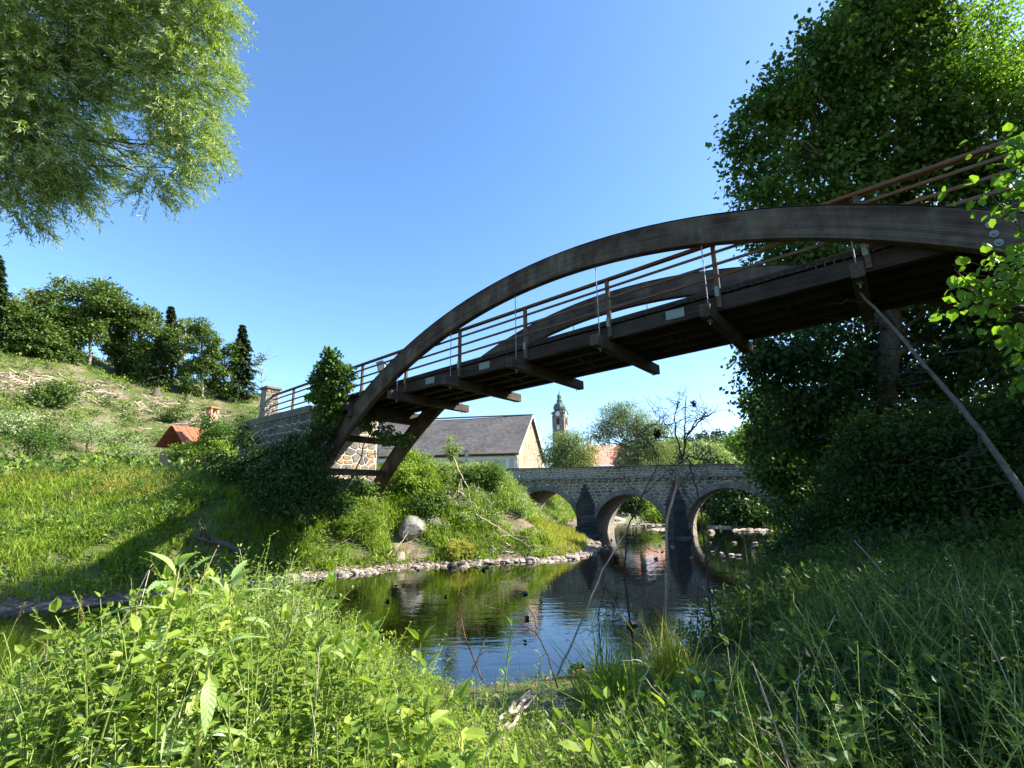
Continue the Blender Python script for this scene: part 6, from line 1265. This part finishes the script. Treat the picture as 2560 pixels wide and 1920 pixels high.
def bigplant(label, stem, r0, leafs, mat='bigleaf', smat='yelstem', seed=0, name='leafy_plant', LL=.22, WW=.078, curl=1.0):
    """stem: list of points; leafs: (position 0..1 on the stem, azimuth, rise, length factor)"""
    P = np.array(stem, float); rr = np.random.default_rng(seed); t = thing(name, label, 'plant', P[0]); mb = MB(); s_ = np.linspace(0, len(P)-1, 14); Q = np.stack([np.interp(s_, np.arange(len(P)), P[:, k]) for k in range(3)], 1)
    tube(mb, Q, np.linspace(r0, r0*.45, 14), 8); ontree(mb.build('stem', M[smat], smooth=True), t)
    for (h_, az, rise, lf) in leafs:
        key = (mat, rr.integers(0, 4), LL, WW, curl)
        if key not in LM: LM[key] = leaf_mesh('leaf', LL, WW, curl*(.6+.28*int(key[1])), int(key[1]), M[mat])
        c = Vector(np.array([np.interp(h_*13, np.arange(14), Q[:, k]) for k in range(3)])); d_ = Vector((math.cos(az), math.sin(az), rise)).normalized(); up = Vector((0, 0, 1)); x_ = d_.cross(up).normalized(); z_ = x_.cross(d_).normalized()
        pl_ = .035*lf; o = link('leaf', LM[key]); e = c+d_*pl_; mat4 = Matrix(((x_.x, d_.x, z_.x, e.x), (x_.y, d_.y, z_.y, e.y), (x_.z, d_.z, z_.z, e.z), (0, 0, 0, 1))); o.parent = t; o.matrix_parent_inverse = Matrix.Translation(-t.location); o.matrix_basis = mat4 @ Matrix.Diagonal((lf, lf, lf, 1))
        mb = MB(); tube(mb, [c, e], [r0*.3, r0*.22], 4); ontree(mb.build('leaf_stalk', M[smat]), t)
    return t
def st(px, py, dep, top_px, top_py, dz=None):        # stem from the ground up to the pixel
    a_ = atd(px, py, dep); b_ = atd(top_px, top_py, dep); g_ = a_.copy(); g_[2] = gz(a_[0], a_[1]); return [g_, a_+(b_-a_)*.0, a_+(b_-a_)*.5, b_]
R_ = random.Random(9)
def spiral(n, h0, rise0=.2, rise1=1.3, l0=1.2, l1=.55, off=0.): return [(h0+(1-h0)*(k/(n-1)), off+k*2.4+R_.uniform(-.3, .3), rise0+(rise1-rise0)*(k/(n-1))**1.5+R_.uniform(-.15, .15), l0+(l1-l0)*(k/(n-1))) for k in range(n)]
bigplant('tallest pale leaved balsam plant rising above the foreground tangle', st(410, 1620, 2.4, 446, 1432), .011, spiral(11, .45, -.35, 2.2, 1.35, .8, .5), seed=1)
bigplant('balsam plant whose folded top leaves stand right of the tallest one', st(565, 1620, 2.7, 578, 1468), .010, spiral(9, .5, -.2, 2.4, 1.1, .75, 1.3), seed=2)
bigplant('balsam plant with cup shaped top leaves near the left edge', st(150, 1850, 2.3, 172, 1630), .010, spiral(12, .3, -.2, 1.8, 1.2, .75, 2.2), seed=3)
bigplant('thick yellow stemmed plant with one big hanging leaf at bottom centre left', st(485, 1960, 1.75, 525, 1640), .013, [(.98, .2, 1.2, .75), (.98, 2.6, .5, .8), (.9, -.9, -.4, .7), (.85, 3.4, -.6, .95), (.62, 3.0, .1, .6), (.55, .3, .6, .7), (.5, -.5, -1.6, 1.45), (.48, 2.8, .1, 1.1), (.35, .8, .3, .9), (.3, 3.6, -.2, .9), (.2, .2, .2, 1.0), (.12, 2.5, .2, 1.1)], seed=4)
bigplant('wilting plant with drooping leaves at the far left edge', st(40, 1900, 2.3, 48, 1675), .009, spiral(9, .3, -.6, .5, 1.0, .7, .1), seed=5)
bigplant('short balsam seedling in the lower left corner', st(230, 1990, 2.0, 235, 1860), .009, spiral(8, .3, 0, .8, 1.0, .7, .8), seed=15)
bigplant('balsam plant half sunk in the bedstraw below the cup leaved one', st(330, 1900, 2.2, 318, 1740), .009, spiral(9, .35, -.1, 1.2, 1.0, .7, .8), seed=21)
bigplant('broad leaved plant at the right shoulder of the foreground heap', st(720, 1700, 3.0, 735, 1455), .008, spiral(14, .35, -.3, 1.4, .75, .45, 1.8), seed=22)
bigplant('leafy plant standing in the middle of the sunny heap', st(880, 1850, 2.5, 868, 1660), .008, spiral(10, .3, -.1, 1.2, .8, .55, .2), seed=23)
bigplant('tall upright willowherb stalk with bright leaves before the blue water', st(1245, 1860, 3.1, 1279, 1565), .007, spiral(34, .12, .15, 2.2, .95, .6), 'stalkleaf', 'stem', 6, 'willowherb', .10, .026, .7)
bigplant('smaller willowherb stalk leaning right of the tall upright one', st(1335, 1840, 3.2, 1352, 1640), .006, spiral(18, .2, .1, 1.6, .9, .55), 'stalkleaf', 'stem', 7, 'willowherb', .09, .028, .8)
bigplant('low bright willowherb at the foot of the tall stalk', st(1190, 1900, 3.0, 1185, 1705), .006, spiral(16, .2, .1, 1.4, .9, .6), 'stalkleaf', 'stem', 8, 'willowherb', .09, .030, .8)
bigplant('leafy willowherb shoot below the smaller stalk', st(1385, 1830, 3.2, 1378, 1700), .006, spiral(12, .3, .1, 1.2, .9, .6), 'stalkleaf', 'stem', 16, 'willowherb', .09, .030, .8)
bigplant('dark broad leaved dock plant in the shade right of centre', st(1770, 1930, 2.7, 1752, 1700), .007, spiral(12, .35, -.1, 1.2, 1.2, .8, 1.), 'darkleaf', 'stem', 9, 'dock_plant', .12, .07, .9)
bigplant('dark dock leaves at the bottom edge right of centre', st(1600, 2020, 2.4, 1590, 1870), .007, spiral(8, .4, .1, 1.5, 1.2, .8, 2.), 'darkleaf', 'stem', 10, 'dock_plant', .14, .06, .9)
bigplant('pale grey green leaves poking in at the bottom edge', st(1780, 2060, 2.0, 1782, 1925), .006, spiral(6, .4, .1, .7, 1., .8, .3), 'bigleaf', 'stem', 17, 'dock_plant', .10, .07, .6)
rng = np.random.default_rng(600)
for k, (px, py, r_, n_, mt, lb) in enumerate([(1560, 1700, .26, 60, 'grass', 'bright tuft of long grass blades in front of the pale sapling stem'), (20, 1760, .22, 40, 'grass', 'upright grass blades at the left edge above the plants'), (870, 1880, .30, 70, 'grass_y', 'light tuft of fine grass at the bottom left of centre'), (1690, 1560, .25, 50, 'grass_y', 'yellowish grass tuft at the right of the bright tuft')]):
    dep = 3.4; a_ = atd(px, py, dep); 
    if k in (0, 3): a_ = hit(px-10, 1800 if k == 0 else 1700)
    a_[2] = gz(a_[0], a_[1]); t = thing('grass_tuft', lb, 'grass tuft', a_); mb = MB(); Pq = np.tile(a_, (n_, 1))+np.c_[rng.normal(0, r_*.35, (n_, 2)), np.zeros(n_)]; grass_at(mb, Pq, .62 if k == 0 else .5, .013, 3, rng, .32); ontree(mb.build('blades', M[mt]), t)
def seedhead(label, px, py, dep, fx, fy, colmat='deadleaf', n=26, L=.10, smat='stem'):
    tp = atd(px, py, dep); ft = atd(fx, fy, dep); ft[2] = min(ft[2], gz(ft[0], ft[1])+.5); t = thing('seeding_grass', label, 'grass', ft, 'flowering grass stalks'); mb = MB(); P_ = wiggle(ft, tp, 6, .01, rng); tube(mb, P_, np.linspace(.0022, .0012, 6), 4); ontree(mb.build('stalk', M[smat]), t)
    u_ = nrm(tp-ft); s_ = rng.random(n); mb = MB(); leaves(mb, tp-u_*L*s_[:, None]+rng.normal(0, .008, (n, 3))*(1-s_[:, None]*.3), u_+rdir(rng, n)*.7, rdir(rng, n), .016, .3, T_RHOMB); ontree(mb.build('seed_head', M[colmat]), t)
for q in [('reddish seed head left of the tallest balsam plant', 203, 1490, 2.7, 190, 1640), ('lower reddish seed head just right of the upper one', 209, 1530, 2.7, 200, 1660), ('leaning seed head at the left edge over the dark water', 62, 1505, 2.6, -10, 1650), ('short reddish seed head between the balsam plants', 478, 1440, 2.7, 470, 1600), ('slanting seed head left of the tallest balsam stem', 345, 1500, 2.6, 320, 1620)]: seedhead(*q)
for k, q in enumerate([('tall straw coloured seed head standing against the shaded water', 1872, 1485, 4.2, 1900, 1800), ('straw coloured stalk left of the tall seed head', 1720, 1500, 4.0, 1800, 1790), ('straw seed head near the bright grass tuft', 1605, 1525, 3.8, 1640, 1760), ('bent straw stalk at right of the grass tuft', 1755, 1540, 3.9, 1840, 1830), ('drooping dry stalk low in the right foreground', 2010, 1620, 3.4, 1960, 1900), ('long thin dry stalk crossing the lower right foreground', 1850, 1780, 2.6, 2060, 1940)]): seedhead(*q, colmat='straw', n=60, L=.28, smat='twig_pale')
# ---- bare saplings and twigs at the near waterline
rg = np.random.default_rng(700)
def chain(lst): return [atd(*q) for q in lst]
def sapling(label, main, forks, r0, mat, ntw, tl, r1=.35, name='bare_sapling'):
    P = np.array(chain(main)); g_ = P[0].copy(); g_[2] = min(g_[2], gz(g_[0], g_[1])-.03); P = np.vstack([g_, P]); t = thing(name, label, 'sapling', P[0]); 
    def stem(P, ra, rb, nm, mt):
        m = max(8, len(P)*4); s_ = np.linspace(0, len(P)-1, m); Q = np.stack([np.interp(s_, np.arange(len(P)), P[:, k]) for k in range(3)], 1); Q[1:-1] += rg.normal(0, .006, (m-2, 3)); mb = MB(); tube(mb, Q, np.linspace(ra, rb, m), 7); ontree(mb.build(nm, mt, smooth=True), t); return Q
    Q = stem(P, r0, r0*r1, 'stem', mat); allq = [(Q, r0*r1*1.2)]
    for fk in forks: Qf = stem(np.array(chain(fk)), r0*.5, r0*.18, 'limb', M['twig']); allq.append((Qf, r0*.25))
    mb = MB()
    for q in range(ntw):
        Qx, ra = allq[rg.integers(0, len(allq))] if len(allq) > 1 else allq[0]; i = rg.integers(int(len(Qx)*.45), len(Qx)); d_ = nrm(rg.normal(0, 1, 3)*np.array([1, .6, .8])+np.array([0, 0, .55])); l_ = tl*rg.uniform(.4, 1.2)
        w_ = wiggle(Qx[i], Qx[i]+d_*l_, 6, .05, rg); w_[2:4, 2] += .04*l_; tube(mb, w_, np.linspace(.0045, .0018, 6), 4)
        for _ in range(3): j = rg.integers(1, 6); e = nrm(d_+rg.normal(0, .8, 3))*l_*rg.uniform(.2, .5); tube(mb, wiggle(w_[j], w_[j]+e, 4, .06, rg), np.linspace(.003, .0013, 4), 3)
    ontree(mb.build('twigs', M['twig'], kind='stuff'), t); return t
SD_ = 6.6
sapling('tallest bare sapling with pale lower stem forking above the bridge parapet', [(1668, 1640, SD_), (1665, 1500, SD_), (1668, 1300, SD_), (1690, 1215, SD_), (1705, 1150, SD_)],
        [[(1705, 1150, SD_), (1690, 1085, 6.6), (1686, 1040, 6.6), (1700, 1005, 6.6)], [(1705, 1150, SD_), (1712, 1110, 6.5), (1722, 1080, 6.4), (1742, 1050, 6.3), (1790, 1030, 6.2)], [(1722, 1085, 6.4), (1745, 1055, 6.5), (1770, 1040, 6.5)], [(1712, 1120, 6.6), (1712, 1060, 6.7), (1716, 990, 6.7)], [(1700, 1160, 6.6), (1722, 1140, 6.5), (1745, 1148, 6.4), (1775, 1150, 6.3)]], .027, M['bark_warm'], 56, .42, .5)
sapling('dark slanting sapling left of the tallest one, its crown bent left', [(1590, 1660, 6.2), (1562, 1440, 6.2), (1566, 1330, 6.2), (1605, 1240, 6.2), (1650, 1150, 6.2), (1628, 1110, 6.2)],
        [[(1628, 1110, 6.2), (1595, 1085, 6.2), (1540, 1068, 6.2), (1500, 1062, 6.2)], [(1595, 1085, 6.2), (1640, 1060, 6.2), (1680, 1062, 6.2)], [(1600, 1245, 6.2), (1560, 1190, 6.1), (1535, 1160, 6.0)], [(1610, 1235, 6.2), (1660, 1190, 6.2), (1700, 1170, 6.2)], [(1605, 1085, 6.2), (1645, 1092, 6.2), (1690, 1095, 6.2)]], .014, M['twig'], 52, .38, .4)
sapling('bare grey pole leaning right from the near water edge', [(1392, 1690, 5.4), (1450, 1560, 5.5), (1510, 1420, 5.6), (1566, 1328, 5.7)], [], .016, M['bark_pale'], 6, .2, .3, 'leaning_pole')
sapling('thin dark sapling between the leaning pole and the slanting one', [(1505, 1640, 6), (1495, 1540, 6), (1512, 1470, 6)], [[(1512, 1470, 6), (1540, 1500, 6), (1530, 1560, 6)]], .012, M['twig'], 16, .3)
sapling('pale thin sapling right of the tallest one, forking low', [(1830, 1720, 5.4), (1805, 1560, 5.5), (1775, 1490, 5.6), (1740, 1445, 5.7)], [[(1740, 1600, 5.5), (1748, 1440, 5.6), (1775, 1390, 5.6), (1800, 1372, 5.6)], [(1775, 1490, 5.6), (1830, 1450, 5.6), (1862, 1420, 5.6)]], .010, M['bark_pale'], 22, .28)
sapling('black broken limb hanging down in front of the right bridge arch', [(1752, 1275, 6.3), (1742, 1225, 6.4), (1728, 1180, 6.5), (1722, 1150, 6.5)], [[(1728, 1180, 6.5), (1700, 1210, 6.5), (1735, 1270, 6.5)]], .012, M['twig'], 18, .35, .8)
mb = MB()
for q in range(120):
    c = atd(rg.uniform(1480, 1980), rg.uniform(1340, 1680), rg.uniform(5.6, 7.2)); c[2] = max(c[2], gz(c[0], c[1])+.03); d_ = nrm(rg.normal(0, 1, 3)*np.array([1, .5, .6]))*rg.uniform(.25, .8); w_ = wiggle(c, c+d_, 6, .09, rg); tube(mb, w_, np.linspace(.005, .0015, 6), 3)
mb.build('dead_twigs', M['twig'], label='tangle of thin dark dead twigs along the near water edge', cat='twigs', kind='stuff')
for (px, py, dep, s_, lb) in ((1733, 1008, 6.5, .036, 'clump of dark flood debris caught at the top of the tallest bare sapling'), (1642, 1080, 6.2, .044, 'clump of dark flood debris hanging in the bent dark sapling'), (1541, 1396, 5.7, .045, 'small debris clump caught low on the leaning grey pole')):
    c = atd(px, py, dep); t = thing('debris_clump', lb, 'debris', c, 'flood debris clumps'); mb = MB(); leaves(mb, c+rg.normal(0, 1, (110, 3))*s_*np.array([.35, .35, .6]), rdir(rg, 110)+np.array([0, 0, -1.6]), rdir(rg, 110), s_*.9, .5, T_RHOMB); ontree(mb.build('leaves', M['debris'], kind='stuff'), t)
def twig(label, lst, r0, mat, forks=()):
    P = np.array(chain(lst)); t = thing('bare_twig', label, 'twig', P[0], 'reddish bare twigs'); 
    def one(P, ra): m = len(P)*4; s_ = np.linspace(0, len(P)-1, m); Q = np.stack([np.interp(s_, np.arange(len(P)), P[:, k]) for k in range(3)], 1); Q[1:-1] += rg.normal(0, .003, (m-2, 3)); mb = MB(); tube(mb, Q, np.linspace(ra, ra*.4, m), 5); ontree(mb.build('twig', M[mat], smooth=True), t)
    one(P, r0)
    for f_ in forks: one(np.array(chain(f_)), r0*.6)
twig('tall reddish twig curving up before the green water reflections', [(1205, 1700, 3.6), (1160, 1590, 3.6), (1146, 1490, 3.6), (1152, 1440, 3.6), (1168, 1412, 3.6)], .006, 'redstem', [[(1150, 1484, 3.6), (1190, 1470, 3.6), (1208, 1450, 3.6)], [(1150, 1484, 3.6), (1185, 1505, 3.6), (1255, 1528, 3.6), (1290, 1532, 3.6)]])
twig('thin reddish twig standing left of the smaller willowherb', [(1400, 1740, 3.5), (1370, 1640, 3.5), (1340, 1580, 3.5), (1300, 1560, 3.5)], .006, 'redstem', [[(1340, 1590, 3.5), (1335, 1540, 3.5), (1305, 1490, 3.5)]])
twig('pale twig crossing in front of the blue water', [(1180, 1680, 3.4), (1205, 1620, 3.4), (1217, 1598, 3.4)], .009, 'twig_pale', [[(1195, 1640, 3.4), (1220, 1625, 3.4), (1250, 1628, 3.4)]])
twig('arched bleached twig above the bright grass at centre right', [(1590, 1780, 3.1), (1600, 1710, 3.1), (1625, 1665, 3.1), (1590, 1650, 3.1), (1555, 1652, 3.1)], .006, 'twig_pale', [[(1608, 1690, 3.1), (1650, 1740, 3.1), (1712, 1772, 3.1)]])
twig('pale stick lit by the sun in the shaded right foreground', [(1945, 1770, 3.2), (1985, 1705, 3.2), (2022, 1666, 3.2)], .008, 'twig_pale')
# leaning dead trunk in the right shade
P = chain([(2150, 730, 8.6), (2230, 815, 8.2), (2330, 935, 7.6), (2440, 1060, 7.0), (2560, 1235, 6.3), (2680, 1420, 5.9)]); e = P[-1].copy(); e[2] = gz(e[0], e[1])-.1; e[0] += .2; P = np.vstack([P, [e]])[::-1]
t = thing('dead_tree', 'thin dead grey tree stem leaning across the shaded bushes on the right', 'tree trunk', P[0]); mb = MB(); s_ = np.linspace(0, len(P)-1, 26); Q = np.stack([np.interp(s_, np.arange(len(P)), P[:, k]) for k in range(3)], 1); Q[1:-1] += rg.normal(0, .008, (24, 3)); tube(mb, Q, np.linspace(.055, .022, 26), 9); ontree(mb.build('stem', M['bark_grey'], smooth=True), t)
mb = MB()
for q in range(20): i = rg.integers(6, 25); tube(mb, wiggle(Q[i], Q[i]+np.array([-rg.uniform(.3, 1.3), rg.normal(0, .4), rg.normal(-.1, .3)]), 6, .05, rg), np.linspace(.012, .003, 6), 4)
ontree(mb.build('dead_side_twigs', M['twig'], kind='stuff'), t)
sapling('pale forked dead shrub in the right shade below the leaning trunk', [(2290, 1560, 5.4), (2240, 1480, 5.4), (2180, 1400, 5.4), (2135, 1350, 5.4)], [[(2190, 1500, 5.4), (2150, 1430, 5.4), (2090, 1372, 5.4)], [(2180, 1400, 5.4), (2150, 1380, 5.4), (2136, 1335, 5.4)]], .015, M['bark_pale'], 10, .3, name='dead_shrub')
# stones, rotten wood and roots at the bottom centre
for k, (px, py, sp, lb) in enumerate([(1240, 1880, 46, 'rounded tan stone at the bottom centre'), (1330, 1845, 26, 'orange brown stone right of the split driftwood'), (1425, 1905, 40, 'crumpled pale grey stone at the bottom edge'), (1185, 1890, 24, 'small tan stone at the bottom edge left of the rounded one'), (1150, 1865, 14, 'pebble above the small tan stone'), (1800, 1810, 20, 'pale stone in the shaded grass right of centre'), (1700, 1820, 22, 'flat pale stone under the dark dock plant')]):
    p = hit(px, py); dep = p[1]*math.cos(PITCH)+p[2]*math.sin(PITCH); put_rock(RK[k % 3], p+zv*.05, sp*dep/F_PX, rng, lb, 'boulder', sink=.1)
t = thing('split_driftwood', 'bleached split piece of driftwood at the bottom centre', 'driftwood', hit(1290, 1860)); c0 = hit(1250, 1885)+zv*.10; c1 = hit(1330, 1815)+zv*.16
for k in range(8): mb = MB(); o_ = np.array([rg.normal(0, .03), rg.normal(0, .03), .018*k]); tube(mb, wiggle(c0+o_, c1+o_*.6+rg.normal(0, .02, 3), 6, .02, rg), np.linspace(.016, .006, 6), 5); ontree(mb.build('splinter', M['twig_pale'], smooth=True), t)
mb = MB()
for k in range(190): c = hit(rg.uniform(1180, 1420), rg.uniform(1770, 1840))+zv*rg.uniform(0, .12); d_ = nrm(rg.normal(0, 1, 3)*np.array([1, .7, .6]))*rg.uniform(.08, .3); tube(mb, wiggle(c, c+d_, 5, .1, rg), np.linspace(.004, .0012, 5), 3)
mb.build('root_mat', M['twig_pale'], label='tangled mat of dry roots at the bottom centre', cat='roots', kind='stuff')
P = near_pts(9000, -2.5, 4, 2.2, 6.6, rg); P = P[rg.permutation(len(P))[:1400]]; mb = MB(); leaves(mb, np.c_[P, ground(P[:, 0], P[:, 1])+.02], rdir(rg, len(P))*np.array([1, 1, .2]), np.tile([0, 0, 1.], (len(P), 1))+rdir(rg, len(P))*.5, .06, .5, T_RHOMB); mb.build('leaf_litter', M['deadleaf'], label='brown dead leaves lying between the plants of the near bank', cat='leaf litter', kind='stuff')
